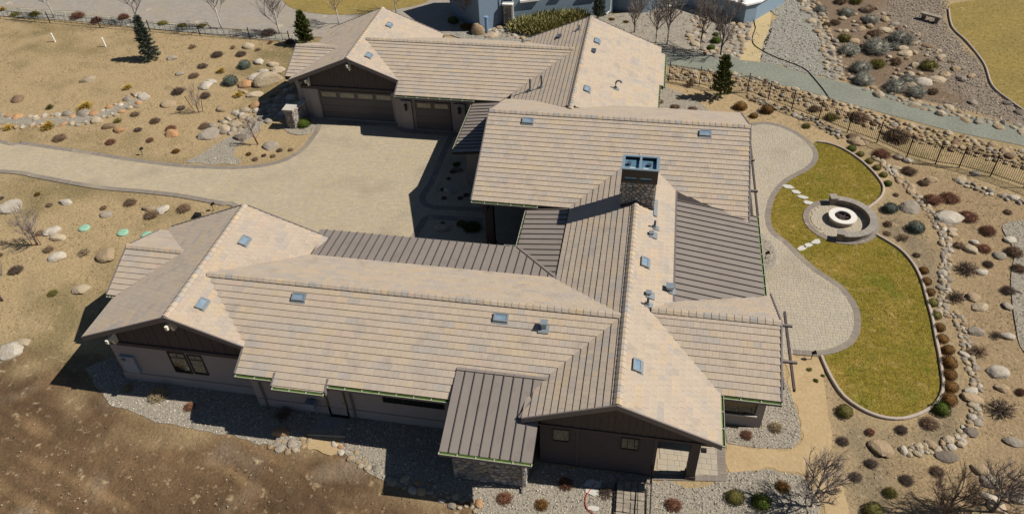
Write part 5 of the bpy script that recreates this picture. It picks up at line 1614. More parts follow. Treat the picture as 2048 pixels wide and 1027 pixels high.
tag(place_rock(*(-14.56, 65.86), 1.3, 'pale', pool=BIG), 'rounded pale boulder beside the tall tan one', 'boulder')
rocks(sorted([(21.71, 66.19, 1.21, 'pale'), (22.56, 68.54, 1.24, 'tan'), (22.18, 61.17, 1.33, 'white'), (23.38, 61.78, 1.34, 'pale'), (23.21, 57.19, 0.94, 'pale'), (25.17, 58.32, 0.73, 'grey'), (20.89, 70.74, 1.31, 'pale'), (27.75, 58.51, 0.73, 'dark'), (28.28, 57.16, 0.89, 'dark')], key=lambda t: t[0]), 'on the far slope above the gravel road', 'boulders on the far slope')

# ------------------------------------------------------------------ plants
VM = {}
def vm(name, c, v, rnd=.18):
    VM[name] = mat('plant_' + name, c, rough=.9, spec=.1, vary=[(v, 3, .15)], objrand=rnd)
vm('brown', (.175, .115, .075, 1), (.24, .165, .105, 1))
vm('dark', (.115, .083, .064, 1), (.165, .12, .09, 1))
vm('red', (.21, .10, .06, 1), (.15, .08, .055, 1))
vm('rust', (.165, .078, .026, 1), (.11, .07, .022, 1))
vm('straw', (.36, .28, .17, 1), (.26, .20, .12, 1))
vm('gold', (.46, .30, .065, 1), (.36, .25, .06, 1))
vm('olive', (.13, .12, .03, 1), (.17, .14, .05, 1))
vm('green', (.045, .075, .012, 1), (.09, .10, .02, 1))
vm('bluegreen', (.075, .095, .075, 1), (.11, .125, .10, 1))
vm('sage', (.33, .315, .26, 1), (.24, .23, .185, 1))
vm('bark', (.13, .105, .09, 1), (.19, .16, .14, 1))
vm('birch', (.52, .48, .44, 1), (.36, .33, .30, 1))
vm('twig', (.20, .165, .145, 1), (.28, .235, .21, 1))
vm('spruce', (.075, .092, .068, 1), (.115, .13, .10, 1))
vm('pine', (.085, .105, .028, 1), (.14, .145, .05, 1))

def rdir(r, up=0.):
    v = Vector((r.gauss(0, 1), r.gauss(0, 1), r.gauss(0, 1) * (.7 if up else 1)))
    v.z = abs(v.z) + up
    return v.normalized()
def twig_mound(seed, n=150, h=.75, th=.014, side=2):
    """rounded dormant shrub, radius 1: twigs from the base outwards with side twigs"""
    r = random.Random(seed)
    mb = MB()
    for _ in range(n):
        d = rdir(r, .12)
        l = r.uniform(.7, 1.05)
        b = Vector((r.gauss(0, .12), r.gauss(0, .12), 0))
        tip = Vector((d.x * l, d.y * l, d.z * l * h))
        mid = b.lerp(tip, .5) + Vector((r.gauss(0, .06), r.gauss(0, .06), r.uniform(.0, .12)))
        mb.tube([b, mid, tip], [th * 1.3, th, th * .5], 3, cap=False)
        for _k in range(side):
            a = mid.lerp(tip, r.uniform(.1, .9))
            e = a + rdir(r) * r.uniform(.15, .3)
            e.z = max(e.z, .02)
            mb.tube([a, e], [th * .8, th * .4], 3, cap=False)
    return mb
def leaf_ball(seed, n=1500, s=.075, h=.85, tight=.84):
    """clipped evergreen ball, radius 1"""
    r = random.Random(seed)
    mb = MB()
    for _ in range(n):
        d = rdir(r, -.25) if r.random() < .9 else rdir(r)
        d.normalize()
        rad = r.uniform(tight, 1.02) * (1 + .10 * noise.noise(d * 3 + Vector((seed, 0, 0))))
        c = Vector((d.x * rad, d.y * rad, (d.z * rad) * h + .22))
        if c.z < 0.02:
            c.z = .02
        u = rdir(r); u = (u + d * .4).normalized()
        w = u.cross(d)
        if w.length < .1:
            continue
        w.normalize()
        k = s * r.uniform(.6, 1.3)
        mb.add([c - w * k * .5, c + w * k * .5, c + u * k * 1.4], [(0, 1, 2)])
    return mb
def core(mb, k=.8, h=.85):
    vs, fs = ICO[2]
    mb.add([(v.x * k, v.y * k, max(v.z * k * h + .2, -.02)) for v in vs], fs)
    return mb
def tuft(seed, n=170):
    r = random.Random(seed)
    mb = MB()
    for _ in range(n):
        d = rdir(r, .35)
        l = r.uniform(.7, 1.1)
        b = Vector((r.gauss(0, .12), r.gauss(0, .12), 0))
        mid = b + Vector((d.x, d.y, d.z * 1.15)) * l * .6
        tip = b + Vector((d.x * l * 1.05, d.y * l * 1.05, d.z * l * .8))
        w = Vector((-d.y, d.x, 0)).normalized() * .035
        mb.add([b - w, b + w, mid + w, mid - w, tip], [(0, 1, 2, 3), (3, 2, 4)])
    return mb
TWIG = [core(twig_mound(i, 300, .8, .018), .42, .5).mesh('dormant_shrub', VM['brown']) for i in range(4)]
LOW = [core(twig_mound(20 + i, 330, .62, .019), .45, .4).mesh('dormant_shrub', VM['brown']) for i in range(3)]
OPEN = [twig_mound(40 + i, 80, .85, .02, 3).mesh('open_shrub', VM['brown']) for i in range(3)]
BALL = [core(leaf_ball(i)).mesh('clipped_shrub', VM['green']) for i in range(3)]
TUFT = [tuft(i).mesh('grass_tuft', VM['gold']) for i in range(3)]
SAGE = [core(twig_mound(60 + i, 330, .8, .016, 2), .55, .6).mesh('sagebrush', VM['sage']) for i in range(3)]
def plant(name, pool, x, y, w, m, label, cat, group=None, hs=1.):
    o = link(name, random.choice(pool), None, (x, y, -.02), random.uniform(0, 6.28))
    o.scale = (w / 2 * random.uniform(.92, 1.08), w / 2 * random.uniform(.92, 1.08), w / 2 * hs * random.uniform(.9, 1.1))
    setmat(o, VM[m])
    return tag(o, label, cat, group)
CW = {'brown': 'brown', 'dark': 'dark brown', 'red': 'reddish', 'rust': 'rust coloured', 'straw': 'straw coloured', 'gold': 'golden', 'olive': 'olive', 'green': 'green', 'bluegreen': 'blue green', 'sage': 'pale grey'}
KINDS_ = {'twig': ('dormant_shrub', TWIG, 'twiggy shrub', 'shrub', .9), 'low': ('dormant_shrub', LOW, 'low shrub', 'shrub', .8), 'open': ('open_shrub', OPEN, 'bare shrub', 'shrub', 1.),
          'ball': ('round_shrub', BALL, 'round shrub', 'shrub', 1.), 'tuft': ('grass_tuft', TUFT, 'grass tuft', 'grass tuft', 1.), 'sage': ('sagebrush', SAGE, 'sagebrush mound', 'sagebrush', 1.05)}
def plants(items, anchor, group):
    items = sorted(items, key=lambda t: t[5] if len(t) > 5 else t[0])
    tot, cnt = {}, {}
    for it in items:
        k = it[3:5]
        tot[k] = tot.get(k, 0) + 1
    for it in items:
        k = it[3:5]
        i = cnt.get(k, 0)
        cnt[k] = i + 1
        nm, pool, word, cat, hs = KINDS_[it[3]]
        lab = f'{CW[it[4]]} {word} {anchor}' if tot[k] == 1 else f'{ORD[i]} {CW[it[4]]} {word} from the left {anchor}'
        plant(nm, pool, it[0], it[1], it[2] * 1.08, it[4], lab, cat, group, hs)

plants([(-38.86, 59.32, 1.20, 'low', 'dark'), (-36.65, 59.65, 1.11, 'low', 'dark'), (-39.17, 57.05, 1.04, 'low', 'dark'), (-39.08, 55.27, 1.02, 'low', 'brown'), (-39.00, 52.42, 1.23, 'twig', 'dark'), (-36.34, 52.05, 0.94, 'twig', 'dark'), (-40.80, 48.54, 0.84, 'low', 'brown'), (-38.52, 47.72, 0.86, 'twig', 'brown'), (-34.09, 47.51, 1.00, 'low', 'brown'), (-39.27, 46.36, 0.70, 'low', 'dark'), (-36.62, 46.78, 0.89, 'twig', 'red'), (-40.42, 44.40, 0.94, 'low', 'red'), (-44.82, 44.40, 1.14, 'low', 'brown'), (-37.48, 45.07, 0.65, 'low', 'red'), (-34.63, 43.85, 0.64, 'low', 'rust'), (-37.46, 49.95, 0.81, 'low', 'dark'), (-41.96, 60.55, 0.79, 'open', 'brown'), (-34.94, 62.23, 0.61, 'open', 'red'), (-33.16, 62.61, 0.96, 'twig', 'brown'), (-38.04, 60.88, 0.65, 'open', 'brown'), (-35.50, 60.72, 0.65, 'open', 'brown'), (-41.61, 47.35, 0.75, 'open', 'olive'), (-35.84, 63.93, 1.47, 'twig', 'dark')],
       'in the sandy north yard', 'shrubs in the north yard')
plants([(-28.89, 44.21, 0.49, 'low', 'rust'), (-27.65, 44.21, 0.42, 'low', 'dark'), (-28.10, 43.62, 0.52, 'low', 'brown'), (-26.93, 44.18, 0.45, 'low', 'brown'), (-26.73, 45.00, 0.53, 'low', 'dark'), (-25.94, 45.16, 0.42, 'low', 'brown')], 'beside the driveway bend near the garage', 'small shrubs at the driveway bend')
plants([(-43.86, 52.63, 0.89, 'tuft', 'gold'), (-45.52, 49.03, 1.43, 'tuft', 'gold'), (-46.77, 45.83, 1.31, 'tuft', 'gold'), (-50.04, 45.32, 0.90, 'tuft', 'gold'), (-33.54, 52.46, 0.90, 'tuft', 'gold'), (-36.99, 56.33, 0.91, 'tuft', 'gold'), (-48.65, 48.70, 0.78, 'tuft', 'olive'), (-66.43, 66.48, 0.87, 'tuft', 'gold')], 'near the dry creek of the north yard', 'ornamental grasses')
plants([(-35.31, 57.48, 1.04, 'ball', 'bluegreen'), (-35.20, 54.45, 1.21, 'ball', 'bluegreen')], 'near the garage side boulders', 'blue green mounds')
plants([(-41.89, 37.42, 0.47, 'low', 'rust'), (-40.21, 36.34, 0.52, 'low', 'brown'), (-36.16, 36.58, 0.58, 'low', 'brown'), (-34.58, 37.36, 0.98, 'low', 'brown'), (-30.45, 37.23, 1.03, 'low', 'brown'), (-32.35, 36.24, 1.05, 'low', 'brown'), (-44.22, 36.64, 0.46, 'low', 'dark')], 'just south of the driveway', 'shrubs south of the driveway')
plants([(-38.00, 29.80, 0.97, 'twig', 'dark'), (-37.22, 31.94, 0.70, 'low', 'brown'), (-34.59, 31.99, 0.90, 'open', 'straw'), (-34.35, 28.25, 0.63, 'low', 'olive'), (-38.89, 33.47, 0.62, 'low', 'brown'), (-40.09, 31.03, 0.45, 'low', 'brown')], 'on the sand west of the left gable', 'shrubs west of the left gable')
plants([(-25.70, 22.09, 0.65, 'twig', 'straw'), (-23.74, 21.88, 1.11, 'twig', 'straw'), (-21.75, 21.43, 0.63, 'twig', 'red')], 'on the gravel before the left gable', 'shrubs before the left gable')
plant('dormant_shrub', OPEN, *(-16.64, 21.63), 1.1, 'dark', 'dark bare shrub behind the orange boulder under the eave', 'shrub')
plants([(-2.01, 19.91, 0.74, 'twig', 'red'), (-4.66, 18.74, 0.77, 'twig', 'red'), (-2.96, 18.68, 0.69, 'twig', 'rust'), (-0.12, 19.70, 0.77, 'open', 'dark')], 'on gravel before the hearth wall', 'shrubs before the south gable')
plants([(2.91, 19.57, 0.79, 'twig', 'red'), (5.63, 20.36, 0.76, 'ball', 'olive'), (6.78, 20.30, 0.84, 'ball', 'green'), (7.80, 21.28, 0.75, 'twig', 'rust')], 'on the gravel south of the porch', 'shrubs south of the porch')
plants([(6.33, 23.92, 0.64, 'twig', 'red'), (7.75, 24.57, 0.71, 'twig', 'straw')], 'on the gravel below the east bay window', 'shrubs below the east bay')
plants([(11.16, 26.04, 0.75, 'ball', 'olive'), (12.20, 25.01, 0.47, 'twig', 'red'), (10.84, 24.27, 0.64, 'twig', 'dark'), (11.98, 23.18, 0.62, 'twig', 'dark'), (11.15, 22.31, 0.65, 'twig', 'dark'), (13.41, 22.51, 0.64, 'twig', 'dark'), (14.85, 23.18, 0.70, 'twig', 'brown'), (12.53, 21.69, 0.69, 'twig', 'olive'), (13.72, 25.36, 0.64, 'twig', 'dark'), (15.11, 25.95, 0.86, 'twig', 'brown'), (11.61, 20.60, 0.80, 'ball', 'olive')], 'between the path and the rock wall', 'shrubs beside the path')
for i, (x, y, w, k, m) in enumerate([(17.21, 37.43, 0.50, 'ball', 'rust'), (17.15, 36.44, 0.49, 'ball', 'rust'), (17.17, 35.54, 0.48, 'ball', 'rust'), (17.12, 34.65, 0.50, 'ball', 'olive'), (17.09, 33.63, 0.47, 'ball', 'olive'), (17.04, 32.70, 0.51, 'ball', 'rust'), (16.99, 31.85, 0.51, 'ball', 'rust'), (17.09, 31.03, 0.57, 'ball', 'rust'), (16.93, 30.10, 0.69, 'ball', 'rust'), (16.75, 29.24, 0.60, 'ball', 'rust'), (16.62, 28.43, 0.64, 'ball', 'rust'), (16.34, 27.56, 0.68, 'ball', 'rust'), (15.82, 26.89, 0.76, 'ball', 'green')]):
    plant('round_shrub', BALL, x, y, w * 1.22, m, f'{CW[m]} ball shrub, {ORD[i]} of thirteen down the south lawn kerb', 'shrub', 'ball shrubs along the south lawn')
for i, (x, y, w, k, m) in enumerate([(15.00, 50.31, 0.68, 'ball', 'green'), (15.52, 49.70, 0.57, 'ball', 'olive'), (16.00, 48.87, 0.59, 'ball', 'olive'), (16.38, 48.10, 0.59, 'ball', 'olive'), (16.67, 47.28, 0.58, 'ball', 'olive'), (16.76, 46.24, 0.60, 'ball', 'green')]):
    plant('round_shrub', BALL, x, y, w, m, f'{CW[m]} ball shrub, {ORD[i]} of six down the north lawn kerb', 'shrub', 'ball shrubs along the north lawn')
plants([(19.76, 37.87, 1.33, 'open', 'dark'), (18.50, 35.29, 1.07, 'open', 'dark'), (18.66, 31.14, 0.99, 'open', 'brown'), (18.72, 27.30, 1.34, 'open', 'dark'), (19.90, 32.55, 0.68, 'open', 'dark'), (21.55, 36.34, 0.83, 'twig', 'dark'), (21.10, 38.56, 0.64, 'twig', 'dark'), (21.26, 40.01, 0.91, 'low', 'red'), (21.93, 41.84, 1.09, 'low', 'red'), (22.87, 39.88, 1.05, 'twig', 'brown'), (22.69, 38.36, 0.91, 'twig', 'brown'), (19.99, 28.64, 0.54, 'twig', 'red'), (16.62, 40.42, 0.82, 'open', 'brown'), (17.13, 38.88, 0.48, 'twig', 'brown'), (16.00, 41.75, 0.60, 'twig', 'brown'), (15.79, 40.80, 0.50, 'low', 'brown'), (16.38, 43.32, 0.88, 'ball', 'bluegreen'), (17.59, 41.48, 0.92, 'ball', 'bluegreen'), (19.82, 40.15, 0.72, 'low', 'brown')], 'on sand right of the fire pit', 'shrubs on the right hand sand')
plants([(7.44, 55.32, 0.92, 'ball', 'rust'), (9.44, 55.05, 0.91, 'ball', 'rust'), (8.40, 54.15, 0.58, 'ball', 'rust'), (12.18, 53.17, 0.67, 'low', 'olive')], 'behind the patio below the fence', 'shrubs behind the patio')
plants([(19.33, 44.72, 1.30, 'low', 'red'), (20.42, 45.07, 1.30, 'low', 'red'), (21.10, 43.15, 1.26, 'low', 'red'), (18.51, 47.95, 1.13, 'low', 'brown'), (17.01, 49.89, 1.27, 'low', 'red'), (23.70, 44.04, 0.54, 'low', 'brown'), (19.15, 46.64, 0.79, 'low', 'brown'), (16.48, 43.45, 0.73, 'ball', 'bluegreen'), (17.10, 45.08, 0.44, 'low', 'brown'), (19.56, 43.19, 0.90, 'low', 'dark')], 'on the bank below the iron fence', 'low shrubs below the fence')
plants([(2.40, 54.79, 0.81, 'low', 'brown'), (3.80, 54.70, 0.74, 'low', 'brown'), (2.69, 56.19, 0.49, 'low', 'olive'), (1.23, 55.46, 0.45, 'ball', 'rust'), (3.52, 58.52, 0.96, 'open', 'brown')], 'between back wing and fence', 'shrubs by the back wing')
plants([(17.07, 65.91, 1.83, 'sage', 'sage'), (19.40, 66.61, 2.52, 'sage', 'sage'), (21.76, 68.46, 2.35, 'sage', 'sage'), (17.55, 62.74, 1.92, 'sage', 'sage'), (17.41, 60.63, 1.79, 'sage', 'sage'), (19.67, 59.72, 1.95, 'sage', 'sage'), (21.15, 59.13, 1.75, 'sage', 'sage'), (18.06, 74.00, 1.46, 'sage', 'sage'), (19.92, 72.54, 1.60, 'sage', 'sage'), (21.05, 67.24, 1.18, 'sage', 'sage'), (15.76, 74.52, 1.38, 'sage', 'sage'), (19.00, 63.66, 1.50, 'sage', 'olive'), (23.09, 63.78, 1.48, 'sage', 'olive'), (20.92, 61.11, 1.48, 'sage', 'sage'), (17.04, 68.42, 1.25, 'sage', 'olive'), (19.81, 69.66, 1.26, 'twig', 'brown'), (20.52, 64.33, 1.19, 'twig', 'brown'), (16.68, 71.80, 1.08, 'twig', 'brown'), (17.86, 76.69, 1.36, 'twig', 'brown'), (19.28, 76.83, 1.36, 'twig', 'olive'), (20.06, 75.00, 1.33, 'twig', 'brown'), (22.54, 59.56, 0.93, 'twig', 'brown'), (15.89, 71.21, 0.86, 'twig', 'brown')], 'on the far slope above the gravel road', 'sagebrush on the far slope')
plants([(18.56, 52.32, 1.92, 'twig', 'brown'), (16.16, 54.74, 1.50, 'twig', 'brown'), (14.18, 54.61, 1.07, 'twig', 'olive'), (13.02, 55.69, 0.91, 'twig', 'brown')], 'in the rocky bank beyond the fence', 'shrubs in the rocky bank')
plant('round_shrub', BALL, *(-26.30, 48.68), 1.15, 'green', 'bright green round shrub beside the garage entry pillar', 'shrub')
plants([(-17.29, 67.29, 1.33, 'twig', 'rust'), (-16.45, 68.15, 1.12, 'twig', 'rust'), (-18.81, 68.43, 1.04, 'ball', 'green'), (-3.78, 70.54, 0.67, 'low', 'rust'), (-2.42, 70.11, 0.58, 'low', 'rust')], 'beside the blue house', 'shrubs beside the blue house')
plants([(6.03, 71.25, 0.82, 'ball', 'green'), (6.30, 69.48, 0.90, 'twig', 'dark'), (5.83, 68.20, 0.53, 'ball', 'green'), (5.84, 66.81, 0.88, 'ball', 'green'), (5.39, 65.40, 0.72, 'ball', 'green')], 'on the slope under the blue deck', 'shrubs under the blue deck')
for i, (x, y, w) in enumerate([(-57.16, 65.63, 1.66), (-54.63, 64.95, 1.31), (-52.28, 65.96, 1.22)]):
    plant('dormant_shrub', TWIG, x, y, w, 'red', f'dark red shrub, {ORD[i]} of three along the far driveway fence', 'shrub', 'red shrubs along the far fence')
plants([(-64.29, 65.54, 1.05, 'low', 'olive'), (-62.16, 65.75, 1.24, 'low', 'olive'), (-47.53, 65.13, 1.06, 'low', 'olive'), (-45.28, 64.82, 1.05, 'low', 'olive'), (-43.28, 65.03, 0.91, 'low', 'olive')], 'in the gravel strip along the far fence', 'low plants along the far fence')
plants([(9.78, 28.64, 0.34, 'tuft', 'olive'), (10.40, 28.33, 0.24, 'low', 'green'), (10.01, 27.93, 0.31, 'low', 'green')], 'at the patio corner under the trellis', 'small plants at the patio corner')
plants([(-13.03, 43.91, 0.60, 'low', 'dark'), (-13.16, 43.02, 0.43, 'low', 'dark'), (-13.26, 41.68, 0.46, 'low', 'dark'), (-12.94, 40.74, 0.48, 'low', 'dark'), (-11.82, 40.89, 0.48, 'low', 'dark'), (-11.50, 41.28, 0.48, 'low', 'dark'), (-12.98, 44.80, 0.68, 'low', 'green')], 'in the shaded upper courtyard bed', 'plants in the upper courtyard bed')
plants([(-13.57, 38.39, 0.34, 'low', 'dark'), (-12.36, 38.05, 0.37, 'tuft', 'olive'), (-10.34, 37.83, 1.22, 'twig', 'green'), (-11.11, 38.10, 0.77, 'twig', 'olive')], 'in the shaded lower courtyard bed', 'plants in the lower courtyard bed')

# big spreading evergreen hedge by the blue house
r_ = random.Random(5)
hedge = MB()
hp_ = [(-11.76, 67.65), (-10.97, 69.09), (-10.00, 69.38), (-8.97, 69.29), (-8.00, 69.59), (-7.28, 69.86), (-10.55, 67.40), (-9.59, 67.69)]
for hx, hy in hp_:
    for _ in range(900):
        d = rdir(r_, .1)
        rad = r_.uniform(.5, 1.)
        c = Vector((hx + d.x * 1.8 * rad, hy + d.y * 1.5 * rad, d.z * 1.05 * rad))
        u = (d + Vector((0, 0, .6)) + rdir(r_) * .5).normalized()
        w = u.cross(Vector((r_.gauss(0, 1), r_.gauss(0, 1), 0))).normalized() * .06
        hedge.add([c - w, c + w, c + u * .38], [(0, 1, 2)])
o = hedge.build('juniper_hedge', mat('juniper_needles', (.22, .21, .075, 1), rough=.9, vary=(.32, .28, .11, 1), scale=2, amount=.2))
tag(o, 'wide yellow green juniper mound against the blue house wall', 'shrub')

# ------------------------------------------------------------------ trees
def bare_tree(seed, h, spread, n_main, th, depth=4, low=.25, lean=(0, 0)):
    """trunk mesh and crown (branches) mesh; unit metres"""
    r = random.Random(seed)
    tr, cr = MB(), MB()
    top = Vector((lean[0] * h, lean[1] * h, h * .55))
    pts = [Vector((0, 0, -.1)), top * .3 + Vector((r.gauss(0, .03), r.gauss(0, .03), 0)), top * .65 + Vector((r.gauss(0, .05), r.gauss(0, .05), 0)), top]
    tr.tube(pts, [th, th * .85, th * .65, th * .45], 7)
    def grow(p, d, l, rad, dep):
        n = 3
        q_ = p.copy()
        path = [p.copy()]
        for _ in range(n):
            d = (d + Vector((r.gauss(0, .12), r.gauss(0, .12), r.gauss(.06, .08)))).normalized()
            q_ = q_ + d * l / n
            path.append(q_.copy())
        cr.tube(path, [rad, rad * .85, rad * .7, rad * .5], 4 if dep > 1 else 3, cap=False)
        if dep <= 0:
            return
        for k in range(r.choice((3, 4, 4)) if dep > 1 else 5):
            t = r.uniform(.35, 1.0)
            b = path[min(3, int(t * 3))]
            nd = (d + rdir(r) * .75 + Vector((r.gauss(0, .4), r.gauss(0, .4), .05))).normalized()
            grow(b, nd, l * r.uniform(.5, .78), rad * .55, dep - 1)
    for i in range(n_main):
        t = r.uniform(low, 1.0)
        b = pts[0].lerp(top, t) if t < .97 else top
        a = 2 * math.pi * i / n_main + r.uniform(-.4, .4)
        d = Vector((math.cos(a) * spread, math.sin(a) * spread, 1)).normalized()
        grow(b, d, h * r.uniform(.3, .45), th * .45, depth - 1)
    grow(top, Vector((0, 0, 1)), h * .42, th * .42, depth - 1)
    return tr, cr
TREE_MESH = {}
def tree(name, key, args, x, y, label, m_trunk='bark', m_twig='twig', group=None, scale=1., rz=0.):
    if key not in TREE_MESH:
        tr, cr = bare_tree(*args)
        TREE_MESH[key] = (tr.mesh('trunk', VM[m_trunk], smooth=True), cr.mesh('crown', VM[m_twig]))
    o = empty(name, (x, y, 0), label, 'tree', group, rz)
    o.scale = (scale,) * 3
    a = link('trunk', TREE_MESH[key][0], o)
    b = link('crown', TREE_MESH[key][1], o)
    setmat(a, VM[m_trunk]); setmat(b, VM[m_twig])
    return o
BIRCH = (3, 4.6, .75, 8, .075, 4, .3)
for i, (u, k) in enumerate(zip([(-59.67, 65.32), (-50.16, 65.07), (-41.08, 64.73), (-34.83, 64.14)], (1, 1.1, 1.15, 1.05))):
    tree('birch_tree', 'birch%d' % (i % 2), (3 + i,) + BIRCH[1:], u[0], u[1], f'{ORD[i]} leafless white birch from the left along the far fence', 'birch', 'twig', 'birches along the far driveway', k, i * 1.3)
for i, (u, k) in enumerate(zip([(-29.83, 66.83), (-24.97, 69.91)], (.9, .9))):
    tree('birch_tree', 'birch%d' % (i % 2), (3 + i,) + BIRCH[1:], u[0], u[1], f'small leafless birch {("left", "right")[i]} of the garage ridge by the far driveway', 'birch', 'straw', 'birches behind the garage', k, i * 2.)
tree('bare_tree', 'oak', (12, 4.4, .8, 9, .11, 4, .35), *(-17.61, 68.83), 'leafless tree with reddish trunk left of the blue house', 'red', 'twig')
ornam = (21, 4.4, .65, 10, .085, 4, .25)
for i, (u, k, lab) in enumerate(zip([(-1.52, 67.94), (1.52, 65.72), (4.42, 65.01), (6.16, 64.20), (0.51, 66.04)], (.9, 1.3, 1.1, 1.2, .95),
        ('slim bare tree nearest the back roof ridge by the blue house', 'tallest bare tree on the blue house yard casting a long twig shadow', 'bare tree at the edge of the gravel road left of the round shrubs', 'leaning bare tree beside the gravel road right of the round shrubs', 'bushy bare tree close to the edge of the back roof'))):
    tree('bare_tree', 'orn%d' % (i % 3), (21 + i,) + ornam[1:], u[0], u[1], lab, 'bark', 'twig', 'bare trees on the blue house yard', k, i * 1.1)
tree('bare_tree', 'leftA', (31, 2.9, .85, 9, .07, 4, .15), *(-38.35, 32.37), 'bare staked sapling south of the driveway at the left', 'bark', 'twig')
tree('bare_tree', 'leftB', (32, 3.4, .8, 10, .07, 4, .15), *(-37.11, 27.25), 'bare sapling cut by the left edge of the frame', 'bark', 'twig')
tree('bare_tree', 'sapA', (33, 2.6, .6, 8, .04, 3, .2), *(-35.67, 49.56), 'thin bare sapling between red stakes north of the driveway', 'bark', 'twig')
tree('bare_tree', 'sapB', (34, 2.2, .7, 8, .045, 3, .4, (-.12, 0)), *(-28.77, 45.62), 'small leaning sapling with reddish trunk near the garage pillar', 'red', 'twig')
SHR = (41, 2.7, 1.15, 16, .06, 4, .02)
tree('bare_tree', 'shrA', SHR, *(8.96, 20.48), 'wide many branched bare tree on the gravel at bottom right', 'bark', 'twig', scale=1.25)
tree('bare_tree', 'shrB', (42,) + SHR[1:], *(14.67, 20.92), 'bare spreading tree on the bottom frame edge right of centre', 'dark', 'dark', scale=1.1)
tree('bare_tree', 'shrC', (43,) + SHR[1:], *(16.75, 21.44), 'bare grey tree in the bottom right corner over boulders', 'bark', 'twig', scale=1.2)

def conifer(seed, h, rad, n, needle, droop=-.15, dens=26, taper=.8):
    r = random.Random(seed)
    tr, cr = MB(), MB()
    tr.tube([(0, 0, -.1), (0, 0, h * .5), (0, 0, h * .97)], [.02 * h + .03, .014 * h + .02, .01], 7)
    for i in range(n):
        t = (i + r.random()) / n
        z = h * (.06 + .93 * t)
        L_ = rad * (1 - t) ** taper * r.uniform(.7, 1.1) + .08
        a = i * 2.39996 + r.uniform(-.3, .3)
        d = Vector((math.cos(a), math.sin(a), droop + t * .9)).normalized()
        tip = Vector((0, 0, z)) + d * L_
        cr.tube([(0, 0, z), tip], [.02, .006], 3, cap=False)
        for _ in range(dens):
            k = r.uniform(.15, 1.05)
            c = Vector((0, 0, z)).lerp(tip, k) + Vector((r.gauss(0, .05), r.gauss(0, .05), r.gauss(0, .04))) * (L_ + .3)
            u = (d + rdir(r) * .8 + Vector((0, 0, .25))).normalized()
            w = u.cross(Vector((r.gauss(0, 1), r.gauss(0, 1), r.gauss(0, 1)))).normalized() * needle * .22
            cr.add([c - w, c + w, c + u * needle], [(0, 1, 2)])
    return tr, cr
def conifer_tree(name, args, x, y, label, m):
    tr, cr = conifer(*args)
    o = empty(name, (x, y, 0), label, 'tree')
    tr.build('trunk', VM['bark'], o)
    cr.build('crown', VM[m], o)
conifer_tree('spruce_tree', (51, 4.0, .72, 130, .20, -.2, 46, .45), *(-44.67, 57.92), 'dark narrow spruce standing alone in the sandy north yard', 'spruce')
conifer_tree('pine_tree', (52, 3.0, .95, 80, .30, .35, 36, .65), *(-31.48, 62.39), 'young green pine behind the small garage gable', 'pine')
conifer_tree('juniper_tree', (53, 3.0, .75, 110, .2, .6), *(-5.08, 70.33), 'upright dark juniper behind the back roof ridge', 'spruce')
conifer_tree('pine_tree', (54, 3.4, .9, 50, .34, .3, 26, .5), *(5.93, 56.87), 'young pine inside the iron fence beyond the mid roof', 'pine')
conifer_tree('evergreen_shrub', (55, 3.6, 1.9, 130, .3, .3), *(-15.27, 69.98), 'big dark evergreen in the shade of the blue house', 'spruce')

# ------------------------------------------------------------------ iron fence
def fence(name, pts, h, label, budget, step=.13, heights=None):
    root = empty(name, (pts[0][0], pts[0][1], 0), label, 'fence')
    o0 = Vector((pts[0][0], pts[0][1], 0))
    pk = MB(); pk.box(-.011, .011, -.011, .011, 0, h - .06)
    pm = pk.mesh('picket', M['black'])
    ps = MB(); ps.box(-.035, .035, -.035, .035, -.1, h + .12); ps.box(-.045, .045, -.045, .045, h + .12, h + .16)
    psm = ps.mesh('fence_post', M['black'])
    rest = MB()
    n = 0
    for i, p in enumerate(pts):
        link('fence_post', psm, root, Vector((p[0], p[1], 0)) - o0)
        if i == len(pts) - 1:
            break
        a, b = Vector((p[0], p[1], 0)), Vector((pts[i + 1][0], pts[i + 1][1], 0))
        for z in (.18, h - .08):
            mb = MB(); mb.bar(a - o0 + Vector((0, 0, z)), b - o0 + Vector((0, 0, z)), .03, .032)
            mb.build('rail', M['black'], root)
        m = int((b - a).length / step)
        for k in range(1, m):
            q_ = a.lerp(b, k / m) - o0
            if n < budget:
                link('picket', pm, root, q_ + Vector((0, 0, .08)))
                n += 1
            else:
                rest.box(q_.x - .012, q_.x + .012, q_.y - .012, q_.y + .012, .08, h - .06)
    if rest.v:
        tag(rest.build('pickets', M['black'], root), kind='stuff')
def lenpath(pts):
    return sum(math.dist(pts[i], pts[i + 1]) for i in range(len(pts) - 1))
fence('iron_fence', [(27.08, 45.91), (25.55, 47.06), (23.76, 48.17), (21.94, 48.97), (20.46, 49.22), (18.74, 50.01), (16.97, 51.57), (15.10, 52.78), (13.20, 54.27), (11.33, 55.55), (9.64, 56.75), (8.08, 57.94), (6.57, 57.43), (5.92, 58.01), (4.29, 58.58), (1.80, 59.15), (1.18, 59.34)], 1.5,
      'black iron picket fence running along the rocky bank', 300)
fence('iron_fence', [(-69.36, 65.26), (-65.42, 64.69), (-59.40, 64.23), (-53.56, 63.78), (-47.97, 63.45), (-42.54, 63.14), (-37.31, 62.93), (-33.16, 62.63)], .9, 'low black wire fence along the far driveway', 0, .6)

